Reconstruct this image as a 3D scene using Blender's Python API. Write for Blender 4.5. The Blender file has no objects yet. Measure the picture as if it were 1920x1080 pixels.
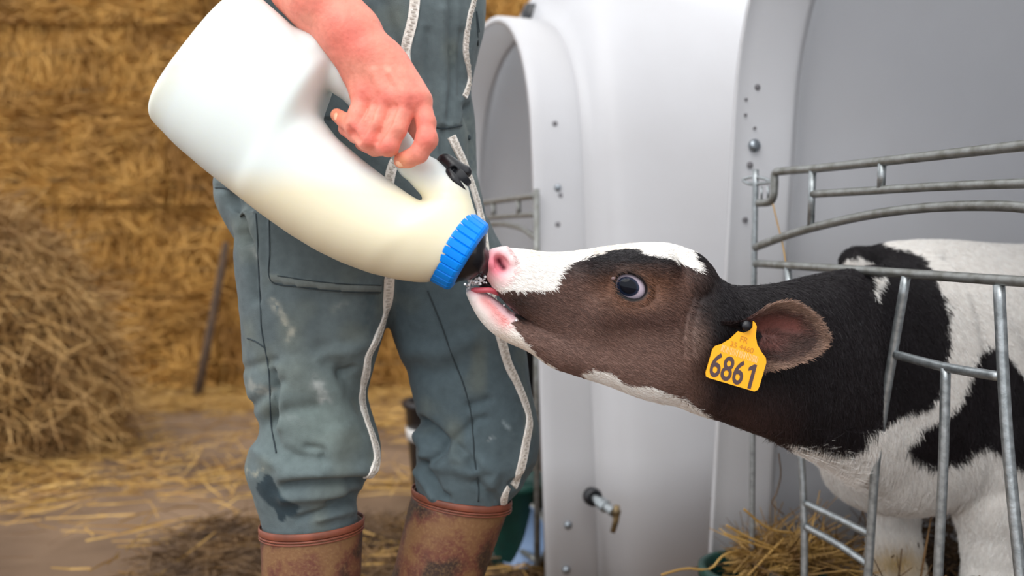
import bpy, math, random
import numpy as np
from mathutils import Vector, Matrix
from mathutils.bvhtree import BVHTree

random.seed(7)
rng = np.random.default_rng(7)
C = bpy.context.scene.collection
sc = bpy.context.scene
FPX = 1663.0            # focal length in pixels of a 1920 px wide frame
HC = 0.68               # camera height in metres

# ------------------------------------------------------------------ camera, sky, sun, exposure
cam_d = bpy.data.cameras.new('camera')
cam = bpy.data.objects.new('camera', cam_d)
C.objects.link(cam)
cam.location = (0, 0, HC)
cam.rotation_euler = (math.pi / 2, 0, 0)
cam_d.sensor_width = 36.0
cam_d.lens = 36.0 * FPX / 1920.0
cam_d.clip_start = 0.05
cam_d.dof.use_dof = True
cam_d.dof.focus_distance = 1.03
cam_d.dof.aperture_fstop = 3.1
sc.camera = cam

world = bpy.data.worlds.new('overcast_sky')
sc.world = world
world.use_nodes = True
nt = world.node_tree
nt.nodes.clear()
wo = nt.nodes.new('ShaderNodeOutputWorld')
bg = nt.nodes.new('ShaderNodeBackground')
tc = nt.nodes.new('ShaderNodeTexCoord')
sx = nt.nodes.new('ShaderNodeSeparateXYZ')
cr = nt.nodes.new('ShaderNodeValToRGB')
cr.color_ramp.elements[0].position = 0.0
cr.color_ramp.elements[0].color = (0.90, 0.94, 1.0, 1)
cr.color_ramp.elements[1].position = 0.9
cr.color_ramp.elements[1].color = (1.0, 1.0, 1.0, 1)
nt.links.new(tc.outputs['Generated'], sx.inputs[0])
nt.links.new(sx.outputs['Z'], cr.inputs[0])
nt.links.new(cr.outputs[0], bg.inputs[0])
bg.inputs[1].default_value = 1.15
nt.links.new(bg.outputs[0], wo.inputs[0])

sun_d = bpy.data.lights.new('hazy_sun', 'SUN')
sun_d.energy = 1.4
sun_d.angle = math.radians(50)
sun_d.color = (1.0, 0.98, 0.95)
sun = bpy.data.objects.new('hazy_sun', sun_d)
C.objects.link(sun)
sun.rotation_euler = Vector((-0.30, -0.75, 0.85)).to_track_quat('Z', 'Y').to_euler()

sc.view_settings.view_transform = 'Standard'
sc.view_settings.look = 'None'
sc.view_settings.gamma = 1.0
sc.view_settings.use_curve_mapping = False
sc.view_settings.exposure = 0.37

# ------------------------------------------------------------------ helpers
def W(px, py, d):
    """the point at depth d on the sight line through a photograph pixel"""
    return np.array([(px - 960.0) / FPX * d, d, HC - (py - 540.0) / FPX * d])

def pix(P):
    P = np.asarray(P)
    return 960 + FPX * P[:, 0] / P[:, 1], 540 - FPX * (P[:, 2] - HC) / P[:, 1]

def lin(c):
    c = np.asarray(c, float) / 255.0
    return np.where(c <= 0.04045, c / 12.92, ((c + 0.055) / 1.055) ** 2.4)

def tag(o, label=None, cat=None, group=None, kind=None):
    if label: o['label'] = label
    if cat: o['category'] = cat
    if group: o['group'] = group
    if kind: o['kind'] = kind
    return o

def empty(name, loc=(0, 0, 0), rz=0.0, parent=None):
    o = bpy.data.objects.new(name, None)
    C.objects.link(o)
    o.location = loc
    o.rotation_euler = (0, 0, rz)
    o.empty_display_size = 0.1
    o.parent = parent
    return o

def world_mat(o):
    m = Matrix.LocRotScale(o.location, o.rotation_euler, o.scale)
    return world_mat(o.parent) @ o.matrix_parent_inverse @ m if o.parent else m

def mesh_data(name, V, F, mats, smooth=True, col=None):
    me = bpy.data.meshes.new(name)
    V = np.asarray(V, np.float32)
    if isinstance(F, np.ndarray):
        n, k = F.shape
        me.vertices.add(len(V)); me.vertices.foreach_set('co', V.ravel())
        me.loops.add(n * k); me.loops.foreach_set('vertex_index', F.astype(np.int32).ravel())
        me.polygons.add(n)
        me.polygons.foreach_set('loop_start', np.arange(0, n * k, k, dtype=np.int32))
        me.polygons.foreach_set('loop_total', np.full(n, k, np.int32))
        me.update(calc_edges=True)
        me.validate()
    else:
        me.from_pydata([tuple(map(float, v)) for v in V], [], [tuple(int(i) for i in f) for f in F])
    me.polygons.foreach_set('use_smooth', [smooth] * len(me.polygons))
    if col is not None:
        a = me.color_attributes.new('Col', 'FLOAT_COLOR', 'POINT')
        c4 = np.ones((len(V), 4), np.float32); c4[:, :3] = col
        a.data.foreach_set('color', c4.ravel())
    for m in (mats if isinstance(mats, (list, tuple)) else [mats]):
        me.materials.append(m)
    me.update()
    return me

def obj(name, V, F, mat, parent=None, smooth=True, col=None, kind=None, label=None):
    """links ONE mesh object; V are world coordinates, kept in place under the parent"""
    V = np.asarray(V, float)
    org = (V.min(0) + V.max(0)) / 2
    me = mesh_data(name, V - org, F, mat, smooth, col)
    o = bpy.data.objects.new(name, me)
    C.objects.link(o)
    o.location = org
    if parent is not None:
        o.parent = parent
        o.matrix_parent_inverse = world_mat(parent).inverted()
    tag(o, label=label, kind=kind)
    return o

class MB:
    """collects shapes into one mesh"""
    def __init__(s): s.V = []; s.F = []; s.n = 0
    def add(s, V, F):
        V = np.asarray(V, float)
        s.V.append(V)
        s.F += [tuple(i + s.n for i in f) for f in F]
        s.n += len(V)
        return s
    def build(s, name, mat, parent=None, smooth=True, kind=None, label=None):
        return obj(name, np.concatenate(s.V), s.F, mat, parent, smooth, kind=kind, label=label)

def smoothline(P, n):
    """Catmull-Rom through the points"""
    P = np.asarray(P, float)
    Q = np.vstack([2 * P[0] - P[1], P, 2 * P[-1] - P[-2]])
    out = []
    m = len(P) - 1
    for t in np.linspace(0, m, n):
        i = min(int(t), m - 1); u = t - i
        a, b, c, d = Q[i], Q[i + 1], Q[i + 2], Q[i + 3]
        out.append(0.5 * ((2 * b) + (c - a) * u + (2 * a - 5 * b + 4 * c - d) * u * u + (3 * b - a - 3 * c + d) * u ** 3))
    return np.array(out)

def frames(P):
    T = np.gradient(P, axis=0)
    T /= np.linalg.norm(T, axis=1)[:, None] + 1e-12
    up = np.array([0, 0, 1.0]) if abs(T[0, 2]) < 0.9 else np.array([0, 1.0, 0])
    N = []
    n = np.cross(T[0], up); n /= np.linalg.norm(n)
    for t in T:
        n = n - t * np.dot(n, t); n /= np.linalg.norm(n) + 1e-12
        N.append(n.copy())
    N = np.array(N)
    return T, N, np.cross(T, N)

def tube(P, r, n=10, caps=True):
    P = np.asarray(P, float)
    r = np.broadcast_to(np.asarray(r, float), (len(P),))
    T, N, B = frames(P)
    a = np.linspace(0, 2 * np.pi, n, endpoint=False)
    V = (P[:, None] + r[:, None, None] * (np.cos(a)[None, :, None] * N[:, None] + np.sin(a)[None, :, None] * B[:, None])).reshape(-1, 3)
    F = []
    for i in range(len(P) - 1):
        for j in range(n):
            k = (j + 1) % n
            F.append((i * n + j, i * n + k, (i + 1) * n + k, (i + 1) * n + j))
    if caps:
        F.append(tuple(range(n))[::-1]); F.append(tuple((len(P) - 1) * n + j for j in range(n)))
    return V, F

def lathe(org, axis, prof, n=40, closed=False):
    """prof: list of (distance along the axis, radius); radius 0 closes the end"""
    org = np.asarray(org, float); axis = np.asarray(axis, float); axis /= np.linalg.norm(axis)
    up = np.array([0, 0, 1.0]) if abs(axis[2]) < 0.9 else np.array([1.0, 0, 0])
    u = np.cross(axis, up); u /= np.linalg.norm(u); v = np.cross(axis, u)
    a = np.linspace(0, 2 * np.pi, n, endpoint=False)
    V = []; F = []
    for (h, r) in prof:
        V.append(org + axis * h + max(r, 1e-5) * (np.cos(a)[:, None] * u + np.sin(a)[:, None] * v))
    m = len(prof)
    for i in range(m - 1):
        for j in range(n):
            k = (j + 1) % n
            F.append((i * n + j, (i + 1) * n + j, (i + 1) * n + k, i * n + k))
    return np.concatenate(V), F

def box(c, half, R=None):
    c = np.asarray(c, float)
    s = np.array([[x, y, z] for x in (-1, 1) for y in (-1, 1) for z in (-1, 1)], float) * np.asarray(half, float)
    if R is not None: s = s @ np.asarray(R, float).T
    return s + c, [(0, 1, 3, 2), (4, 6, 7, 5), (0, 4, 5, 1), (2, 3, 7, 6), (0, 2, 6, 4), (1, 5, 7, 3)]

def ball(c, r, n=16, m=10, R=None):
    V = []; F = []
    for i in range(m + 1):
        th = math.pi * i / m
        for j in range(n):
            ph = 2 * math.pi * j / n
            V.append((math.sin(th) * math.cos(ph), math.sin(th) * math.sin(ph), math.cos(th)))
    V = np.array(V) * np.asarray(r, float)
    if R is not None: V = V @ np.asarray(R).T
    for i in range(m):
        for j in range(n):
            k = (j + 1) % n
            F.append((i * n + j, (i + 1) * n + j, (i + 1) * n + k, i * n + k))
    return V + np.asarray(c, float), F

# lattice noise, smooth, roughly -1..1
_LAT = rng.uniform(-1, 1, (32, 32, 32)).astype(np.float32)
def noise3(P, f):
    Q = np.asarray(P, np.float32) * f + 57.3
    I = np.floor(Q).astype(int); t = Q - I
    t = t * t * (3 - 2 * t)
    I0 = I % 32; I1 = (I + 1) % 32
    out = 0
    for a in (0, 1):
        for b in (0, 1):
            for c in (0, 1):
                w = (t[:, 0] if a else 1 - t[:, 0]) * (t[:, 1] if b else 1 - t[:, 1]) * (t[:, 2] if c else 1 - t[:, 2])
                out = out + w * _LAT[(I1 if a else I0)[:, 0], (I1 if b else I0)[:, 1], (I1 if c else I0)[:, 2]]
    return out

def in_poly(x, y, poly):
    poly = np.asarray(poly, float)
    r = np.zeros(len(x), bool)
    j = len(poly) - 1
    for i in range(len(poly)):
        xi, yi = poly[i]; xj, yj = poly[j]
        c = ((yi > y) != (yj > y)) & (x < (xj - xi) * (y - yi) / (yj - yi + 1e-12) + xi)
        r ^= c
        j = i
    return r

def seg_dist(x, y, line):
    d = np.full(len(x), 1e9)
    line = np.asarray(line, float)
    for (ax, ay), (bx, by) in zip(line[:-1], line[1:]):
        vx, vy = bx - ax, by - ay
        t = np.clip(((x - ax) * vx + (y - ay) * vy) / (vx * vx + vy * vy + 1e-9), 0, 1)
        d = np.minimum(d, np.hypot(x - ax - t * vx, y - ay - t * vy))
    return d

# ---- implicit bodies on a rectilinear grid, meshed with surface nets
def smin(a, b, k):
    if k <= 0: return np.minimum(a, b)
    h = np.maximum(k - np.abs(a - b), 0) / k
    return np.minimum(a, b) - h * h * k * 0.25

def axis_pts(*spans):
    """spans: (start, end, step) joined end to end"""
    out = []
    for a, b, s in spans:
        out += list(np.arange(a, b - s * 0.5, s))
    out.append(spans[-1][1])
    return np.array(out, np.float32)

class Field:
    def __init__(s, xs, ys, zs):
        s.ax = [np.asarray(v, np.float32) for v in (xs, ys, zs)]
        s.F = np.full([len(v) for v in s.ax], 1.0, np.float32)
    def _sl(s, lo, hi):
        return tuple(slice(max(int(np.searchsorted(a, l)) - 1, 0), min(int(np.searchsorted(a, h)) + 1, len(a))) for a, l, h in zip(s.ax, lo, hi))
    def _do(s, fn, lo, hi, k, cut=False):
        m = k + 0.012
        sl = s._sl(np.asarray(lo) - m, np.asarray(hi) + m)
        if any(q.stop - q.start <= 0 for q in sl): return s
        X = s.ax[0][sl[0]][:, None, None]; Y = s.ax[1][sl[1]][None, :, None]; Z = s.ax[2][sl[2]][None, None, :]
        f = fn(X, Y, Z)
        s.F[sl] = -smin(-s.F[sl], f, k) if cut else smin(s.F[sl], f, k)
        return s
    def capsule(s, a, b, ra, rb, k=0.01, cut=False):
        a = np.asarray(a, np.float32); b = np.asarray(b, np.float32)
        v = b - a; L = float(v @ v) + 1e-12
        def fn(X, Y, Z):
            t = np.clip(((X - a[0]) * v[0] + (Y - a[1]) * v[1] + (Z - a[2]) * v[2]) / L, 0, 1)
            return np.sqrt((X - a[0] - t * v[0]) ** 2 + (Y - a[1] - t * v[1]) ** 2 + (Z - a[2] - t * v[2]) ** 2) - (ra + (rb - ra) * t)
        R = max(ra, rb)
        return s._do(fn, np.minimum(a, b) - R, np.maximum(a, b) + R, k, cut)
    def chain(s, pts, rs, k=0.01, cut=False):
        for i in range(len(pts) - 1): s.capsule(pts[i], pts[i + 1], rs[i], rs[i + 1], k, cut)
        return s
    def ellipsoid(s, c, r, k=0.01, R=None, cut=False):
        c = np.asarray(c, np.float32); r = np.asarray(r, np.float32)
        R = np.eye(3) if R is None else np.asarray(R)
        def fn(X, Y, Z):
            x, y, z = X - c[0], Y - c[1], Z - c[2]
            q = [R[0, i] * x + R[1, i] * y + R[2, i] * z for i in range(3)]
            k0 = np.sqrt(sum((q[i] / r[i]) ** 2 for i in range(3)))
            k1 = np.sqrt(sum((q[i] / r[i] ** 2) ** 2 for i in range(3))) + 1e-9
            return k0 * (k0 - 1.0) / k1
        m = float(r.max())
        return s._do(fn, c - m, c + m, k, cut)
    def loft(s, axis, S, c1, h1, c2, h2, p=2.2, k=0.01, sig=0.012):
        """stack of superellipses along x (c1 = y, c2 = z) or z (c1 = x, c2 = y)"""
        S = np.asarray(S, float); o = np.argsort(S); S = S[o]
        g = np.linspace(S[0], S[-1], 400); st = g[1] - g[0]
        w = max(int(sig / st * 2.5), 1); kx = np.exp(-0.5 * (np.arange(-w, w + 1) * st / sig) ** 2); kx /= kx.sum()
        def sm(v):
            v = np.interp(g, S, np.asarray(v, float)[o])
            ext = np.concatenate([2 * v[0] - v[1:w + 1][::-1], v, 2 * v[-1] - v[-w - 1:-1][::-1]])
            return np.convolve(ext, kx, 'valid')
        c1, h1, c2, h2 = sm(c1), np.maximum(sm(h1), 1e-3), sm(c2), np.maximum(sm(h2), 1e-3)
        def fn(X, Y, Z):
            if axis == 'x': A, u, v = X, Y, Z
            else: A, u, v = Z, X, Y
            C1, H1, C2, H2 = (np.interp(A.ravel(), g, q).astype(np.float32).reshape(A.shape) for q in (c1, h1, c2, h2))
            e = (np.abs((u - C1) / H1) ** p + np.abs((v - C2) / H2) ** p) ** (1.0 / p)
            f = (e - 1) * np.minimum(H1, H2)
            ends = np.maximum(g[0] - A, A - g[-1])
            return np.maximum(f, ends).astype(np.float32)
        if axis == 'x': lo = (g[0], (c1 - h1).min(), (c2 - h2).min()); hi = (g[-1], (c1 + h1).max(), (c2 + h2).max())
        else: lo = ((c1 - h1).min(), (c2 - h2).min(), g[0]); hi = ((c1 + h1).max(), (c2 + h2).max(), g[-1])
        return s._do(fn, lo, hi, k)
    def sample(s, P):
        P = np.atleast_2d(P); idx = []
        for a, q in zip(s.ax, P.T):
            i = np.clip(np.searchsorted(a, q) - 1, 0, len(a) - 2)
            idx.append((i, np.clip((q - a[i]) / (a[i + 1] - a[i]), 0, 1)))
        out = 0
        for A in (0, 1):
            for B in (0, 1):
                for D in (0, 1):
                    w = 1
                    for (i, t), b in zip(idx, (A, B, D)): w = w * (t if b else 1 - t)
                    out = out + w * s.F[idx[0][0] + A, idx[1][0] + B, idx[2][0] + D]
        return out
    def hit(s, px, py, d0, d1):
        ds = np.linspace(d0, d1, 600)
        f = s.sample(np.array([W(px, py, d) for d in ds]))
        i = np.argmax(f < 0)
        return float(ds[i])
    def mesh(s):
        F = s.F; ax = s.ax
        ins = F < 0
        nx, ny, nz = F.shape
        cnt = np.zeros((nx - 1, ny - 1, nz - 1), np.int8)
        for a in (0, 1):
            for b in (0, 1):
                for c in (0, 1):
                    cnt += ins[a:nx - 1 + a, b:ny - 1 + b, c:nz - 1 + c]
        act = (cnt > 0) & (cnt < 8)
        I = np.argwhere(act)
        idx = np.full(act.shape, -1, np.int32); idx[act] = np.arange(len(I))
        cor = [(a, b, c) for a in (0, 1) for b in (0, 1) for c in (0, 1)]
        val = {q: F[I[:, 0] + q[0], I[:, 1] + q[1], I[:, 2] + q[2]] for q in cor}
        acc = np.zeros((len(I), 3)); n = np.zeros(len(I))
        for q in cor:
            for axn in range(3):
                if q[axn] == 0:
                    q2 = list(q); q2[axn] = 1; q2 = tuple(q2)
                    a, b = val[q], val[q2]
                    m = (a < 0) != (b < 0)
                    t = np.where(m, a / np.where(m, a - b, 1), 0)
                    p = np.tile(np.array(q, float), (len(I), 1)); p[:, axn] = t
                    acc[m] += p[m]; n[m] += 1
        acc /= n[:, None]
        V = np.stack([ax[d][I[:, d]] + acc[:, d] * (ax[d][I[:, d] + 1] - ax[d][I[:, d]]) for d in range(3)], 1)
        Q = []
        # edges along x, y, z
        E = np.argwhere(ins[:-1, 1:-1, 1:-1] != ins[1:, 1:-1, 1:-1]); i, j, k = E[:, 0], E[:, 1] + 1, E[:, 2] + 1
        q = np.stack([idx[i, j - 1, k - 1], idx[i, j, k - 1], idx[i, j, k], idx[i, j - 1, k]], 1); fl = ~ins[i, j, k]; q[fl] = q[fl][:, ::-1]; Q.append(q)
        E = np.argwhere(ins[1:-1, :-1, 1:-1] != ins[1:-1, 1:, 1:-1]); i, j, k = E[:, 0] + 1, E[:, 1], E[:, 2] + 1
        q = np.stack([idx[i - 1, j, k - 1], idx[i - 1, j, k], idx[i, j, k], idx[i, j, k - 1]], 1); fl = ~ins[i, j, k]; q[fl] = q[fl][:, ::-1]; Q.append(q)
        E = np.argwhere(ins[1:-1, 1:-1, :-1] != ins[1:-1, 1:-1, 1:]); i, j, k = E[:, 0] + 1, E[:, 1] + 1, E[:, 2]
        q = np.stack([idx[i - 1, j - 1, k], idx[i, j - 1, k], idx[i, j, k], idx[i - 1, j, k]], 1); fl = ~ins[i, j, k]; q[fl] = q[fl][:, ::-1]; Q.append(q)
        Q = np.concatenate(Q)
        return V, Q[(Q >= 0).all(1)]

def relax(V, F, it=2, lam=0.5):
    E = np.concatenate([F[:, [0, 1]], F[:, [1, 2]], F[:, [2, 3]], F[:, [3, 0]]])
    E = np.concatenate([E, E[:, ::-1]])
    deg = np.bincount(E[:, 0], minlength=len(V))[:, None] + 1e-9
    for s_ in range(it):
        for l in (lam, -lam * 1.02):
            A = np.stack([np.bincount(E[:, 0], V[E[:, 1], d], len(V)) for d in range(3)], 1) / deg
            V = V + l * (A - V)
    return V

def vnormals(V, F):
    n = np.cross(V[F[:, 2]] - V[F[:, 0]], V[F[:, 3]] - V[F[:, 1]])
    N = np.zeros_like(V)
    for c in range(4):
        for d in range(3): N[:, d] += np.bincount(F[:, c], n[:, d], len(V))
    return N / (np.linalg.norm(N, axis=1)[:, None] + 1e-12)

def bvh_of(V, F):
    return BVHTree.FromPolygons([tuple(v) for v in V], [tuple(int(i) for i in f) for f in F])

def ray_at(bvh, px, py, dmax=9.0):
    o = Vector((0, 0, HC)); d = Vector(W(px, py, 1.0)) - o
    loc, nor, i, dist = bvh.ray_cast(o, d.normalized(), dmax)
    if loc is None: return None, None
    nor = np.array(nor); dd = np.array(d)
    if nor @ dd > 0: nor = -nor
    return np.array(loc), nor

def on_surface(bvh, pts, n, d0):
    """a pixel line laid onto a surface: points and normals"""
    L = smoothline(np.array(pts, float), n)
    P = []; N = []; d = d0
    for (x, y) in L:
        p, nn = ray_at(bvh, x, y)
        if p is None or abs(p[1] - d0) > 0.25:
            loc, nor, i, dist = bvh.find_nearest(Vector(W(x, y, d)))
            p = np.array(loc); nn = np.array(nor)
        d = p[1]
        P.append(p); N.append(nn)
    P = np.array(P); N = np.array(N)
    for _ in range(2):
        P[1:-1] = (P[:-2] + 2 * P[1:-1] + P[2:]) / 4
        N[1:-1] = (N[:-2] + 2 * N[1:-1] + N[2:]) / 4
    N /= np.linalg.norm(N, axis=1)[:, None]
    return P, N

def ribbon(P, N, half, lift, thick):
    T = np.gradient(P, axis=0); T /= np.linalg.norm(T, axis=1)[:, None] + 1e-12
    S = np.cross(T, N); S /= np.linalg.norm(S, axis=1)[:, None] + 1e-12
    half = np.broadcast_to(np.asarray(half, float), (len(P),))[:, None]
    a = P + N * (lift - thick) - S * half; b = P + N * lift - S * half * 0.92
    c = P + N * lift + S * half * 0.92; d = P + N * (lift - thick) + S * half
    V = np.stack([a, b, c, d], 1).reshape(-1, 3); F = []
    for i in range(len(P) - 1):
        for j in range(3):
            F.append((i * 4 + j, i * 4 + j + 1, i * 4 + j + 5, i * 4 + j + 4))
        F.append((i * 4 + 3, i * 4, i * 4 + 4, i * 4 + 7))
    F.append((0, 1, 2, 3)); e = (len(P) - 1) * 4; F.append((e + 3, e + 2, e + 1, e))
    return V, F

# ------------------------------------------------------------------ materials
def new_mat(name):
    m = bpy.data.materials.new(name); m.use_nodes = True
    return m, m.node_tree, m.node_tree.nodes['Principled BSDF']

def mat(name, rgb, rough=0.6, metal=0.0, var=0.0, scale=20.0, rgb2=None, bump=0.0, bscale=80.0, spec=0.5, sss=0.0, coat=0.0, detail=4.0, stretch=None):
    m, t, b = new_mat(name)
    c1 = lin(rgb)
    b.inputs['Base Color'].default_value = (*c1, 1)
    b.inputs['Roughness'].default_value = rough
    b.inputs['Metallic'].default_value = metal
    b.inputs['Specular IOR Level'].default_value = spec
    b.inputs['Coat Weight'].default_value = coat
    if sss:
        b.inputs['Subsurface Weight'].default_value = sss
        b.inputs['Subsurface Radius'].default_value = (0.02, 0.012, 0.008)
        b.inputs['Subsurface Scale'].default_value = 0.5
    tc = t.nodes.new('ShaderNodeTexCoord')
    src = tc.outputs['Object']
    if stretch:
        mp = t.nodes.new('ShaderNodeMapping'); mp.inputs['Scale'].default_value = stretch
        t.links.new(src, mp.inputs[0]); src = mp.outputs[0]
    if var or rgb2 is not None:
        n = t.nodes.new('ShaderNodeTexNoise'); n.inputs['Scale'].default_value = scale; n.inputs['Detail'].default_value = detail
        t.links.new(src, n.inputs['Vector'])
        r = t.nodes.new('ShaderNodeValToRGB')
        c2 = lin(rgb2) if rgb2 is not None else c1 * (1 - var)
        r.color_ramp.elements[0].position = 0.34; r.color_ramp.elements[0].color = (*c2, 1)
        r.color_ramp.elements[1].position = 0.66; r.color_ramp.elements[1].color = (*c1, 1)
        t.links.new(n.outputs[0], r.inputs[0]); t.links.new(r.outputs[0], b.inputs['Base Color'])
    if bump:
        n2 = t.nodes.new('ShaderNodeTexNoise'); n2.inputs['Scale'].default_value = bscale; n2.inputs['Detail'].default_value = 3
        t.links.new(src, n2.inputs['Vector'])
        bm = t.nodes.new('ShaderNodeBump'); bm.inputs['Strength'].default_value = bump; bm.inputs['Distance'].default_value = 0.003
        t.links.new(n2.outputs[0], bm.inputs['Height']); t.links.new(bm.outputs[0], b.inputs['Normal'])
    return m

def mat_attr(name, rough=0.6, spec=0.4, bump=0.0, bscale=200.0, sss=0.0, var=0.0, vscale=60.0, sheen=0.0, coat=0.0):
    """colour comes from the painted 'Col' attribute"""
    m, t, b = new_mat(name)
    a = t.nodes.new('ShaderNodeAttribute'); a.attribute_name = 'Col'
    src = a.outputs['Color']
    tc = t.nodes.new('ShaderNodeTexCoord')
    if var:
        n = t.nodes.new('ShaderNodeTexNoise'); n.inputs['Scale'].default_value = vscale; n.inputs['Detail'].default_value = 5
        t.links.new(tc.outputs['Object'], n.inputs['Vector'])
        mr = t.nodes.new('ShaderNodeMapRange'); mr.inputs['From Min'].default_value = 0.25; mr.inputs['From Max'].default_value = 0.75
        mr.inputs['To Min'].default_value = 1 - var; mr.inputs['To Max'].default_value = 1 + var
        t.links.new(n.outputs[0], mr.inputs[0])
        mx = t.nodes.new('ShaderNodeVectorMath'); mx.operation = 'SCALE'
        t.links.new(src, mx.inputs[0]); t.links.new(mr.outputs[0], mx.inputs['Scale'])
        src = mx.outputs[0]
    t.links.new(src, b.inputs['Base Color'])
    b.inputs['Roughness'].default_value = rough
    b.inputs['Specular IOR Level'].default_value = spec
    b.inputs['Coat Weight'].default_value = coat
    b.inputs['Coat Roughness'].default_value = 0.03
    if sheen: b.inputs['Sheen Weight'].default_value = sheen
    if sss:
        b.inputs['Subsurface Weight'].default_value = sss
        b.inputs['Subsurface Radius'].default_value = (0.01, 0.004, 0.002)
        b.inputs['Subsurface Scale'].default_value = 0.6
    if bump:
        n2 = t.nodes.new('ShaderNodeTexNoise'); n2.inputs['Scale'].default_value = bscale; n2.inputs['Detail'].default_value = 4
        t.links.new(tc.outputs['Object'], n2.inputs['Vector'])
        bm = t.nodes.new('ShaderNodeBump'); bm.inputs['Strength'].default_value = bump; bm.inputs['Distance'].default_value = 0.002
        t.links.new(n2.outputs[0], bm.inputs['Height']); t.links.new(bm.outputs[0], b.inputs['Normal'])
    return m

M = {}
M['hutch'] = mat('white_fibreglass', (223, 223, 226), 0.32, rgb2=(215, 214, 216), scale=3.0, bump=0.04, bscale=25, spec=0.45)
def translucent(m, w):
    t = m.node_tree; b = t.nodes['Principled BSDF']; out = t.nodes['Material Output']
    tr = t.nodes.new('ShaderNodeBsdfTranslucent'); tr.inputs[0].default_value = (0.9, 0.92, 0.94, 1)
    mx = t.nodes.new('ShaderNodeMixShader'); mx.inputs[0].default_value = w
    t.links.new(b.outputs[0], mx.inputs[1]); t.links.new(tr.outputs[0], mx.inputs[2]); t.links.new(mx.outputs[0], out.inputs[0])
translucent(M['hutch'], 0.33)
M['galv'] = mat('galvanised_steel', (178, 184, 187), 0.38, 0.75, rgb2=(140, 146, 148), scale=90.0, bump=0.1, bscale=300)
M['galv_rail'] = mat('galvanised_rail', (150, 152, 150), 0.42, 0.6, rgb2=(118, 118, 112), scale=60.0, bump=0.1, bscale=300)
M['bolt'] = mat('zinc_bolt', (150, 158, 165), 0.3, 0.85)
M['hole'] = mat('drilled_hole', (118, 116, 120), 0.8)
M['brass'] = mat('tarnished_brass', (150, 128, 92), 0.4, 0.7, rgb2=(95, 82, 62), scale=80)
M['black_plastic'] = mat('black_plastic', (24, 25, 30), 0.35, spec=0.5, bump=0.05, bscale=150)
M['black_rubber'] = mat('black_rubber', (20, 20, 25), 0.25)
M['blue'] = mat('blue_plastic', (0, 138, 245), 0.42, spec=0.25, bump=0.04, bscale=200)
M['green'] = mat('dark_green_plastic', (8, 66, 56), 0.5, rgb2=(10, 48, 44), scale=12)
M['white_plastic'] = mat('white_plastic', (205, 203, 200), 0.5)
M['bluegrey'] = mat('blue_grey_plastic', (120, 145, 180), 0.4, rgb2=(100, 122, 155), scale=6)
M['straw_l'] = mat('straw_light', (196, 158, 88), 0.65, rgb2=(148, 108, 52), scale=9)
M['straw_f'] = mat('feed_straw', (184, 146, 78), 0.65, rgb2=(112, 80, 38), scale=22)
M['straw_b'] = mat('straw_bale_fibre', (198, 150, 74), 0.7, rgb2=(148, 104, 44), scale=3)
M['straw_p'] = mat('straw_pile_fibre', (192, 154, 96), 0.7, rgb2=(134, 98, 54), scale=4)
M['straw_d'] = mat('straw_dirty', (118, 88, 52), 0.8, rgb2=(62, 44, 28), scale=6)
M['bale'] = mat('packed_straw', (170, 124, 56), 0.9, rgb2=(110, 74, 28), scale=5, bump=1.0, bscale=60, detail=8, stretch=(1, 1, 3))
M['pile'] = mat('matted_straw', (118, 86, 46), 0.9, rgb2=(72, 50, 26), scale=12, bump=1.0, bscale=50)
M['floor'] = mat('earth_floor', (128, 103, 79), 0.85, rgb2=(86, 64, 44), scale=1.6, bump=0.6, bscale=25, detail=9)
M['bedding'] = mat('dirty_bedding', (70, 48, 32), 0.9, rgb2=(38, 25, 17), scale=14, bump=1.0, bscale=40)
M['twine'] = mat('bale_twine', (116, 98, 70), 0.8)
M['wood'] = mat('weathered_wood', (84, 62, 42), 0.8, rgb2=(58, 42, 30), scale=8, stretch=(6, 6, 1), bump=0.4, bscale=40)
M['zip'] = mat('zip_tape', (246, 241, 234), 0.7, rgb2=(230, 222, 212), scale=70, bump=0.5, bscale=500)
M['zip_tooth'] = mat('zip_teeth', (196, 188, 178), 0.45)
M['seam'] = mat('seam_thread', (50, 61, 66), 0.9)
M['boot_rim'] = mat('boot_rim_rubber', (140, 76, 56), 0.5, rgb2=(112, 62, 46), scale=30)
M['nail'] = mat('finger_nail', (244, 184, 150), 0.3)
M['tag'] = mat('orange_tag', (255, 178, 16), 0.38, spec=0.4)
M['tag_ink'] = mat('tag_ink', (78, 58, 62), 0.6)
M['tag_faint'] = mat('tag_faint_print', (206, 138, 40), 0.6)
M['tag_pale'] = mat('tag_pale_print', (238, 206, 140), 0.6)
M['tongue'] = mat('tongue', (206, 92, 106), 0.3, sss=0.2)
M['foam'] = mat('milk_foam', (235, 236, 240), 0.15, spec=0.6)

# ------------------------------------------------------------------ straw
def straw_mesh(P, D, L, wid, bend=0.15):
    """thin bent blades, two quads each: P bases, D unit directions, L lengths"""
    n = len(P)
    R = rng.normal(size=(n, 3)); S = np.cross(D, R); S /= np.linalg.norm(S, axis=1)[:, None] + 1e-9
    B = np.cross(D, S)
    L = np.broadcast_to(L, (n,))[:, None]; w = np.broadcast_to(wid, (n,))[:, None] * 0.5
    mid = P + D * L * 0.5 + B * L * bend * rng.uniform(-1, 1, (n, 1)); end = P + D * L
    V = np.stack([P - S * w, P + S * w, mid + S * w, mid - S * w, end + S * w * .6, end - S * w * .6], 1).reshape(-1, 3)
    b = (np.arange(n) * 6)[:, None]
    F = np.concatenate([b + np.array([[0, 1, 2, 3]]), b + np.array([[3, 2, 4, 5]])])
    return V, F

def unit(v): return v / (np.linalg.norm(v, axis=1)[:, None] + 1e-9)

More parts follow.
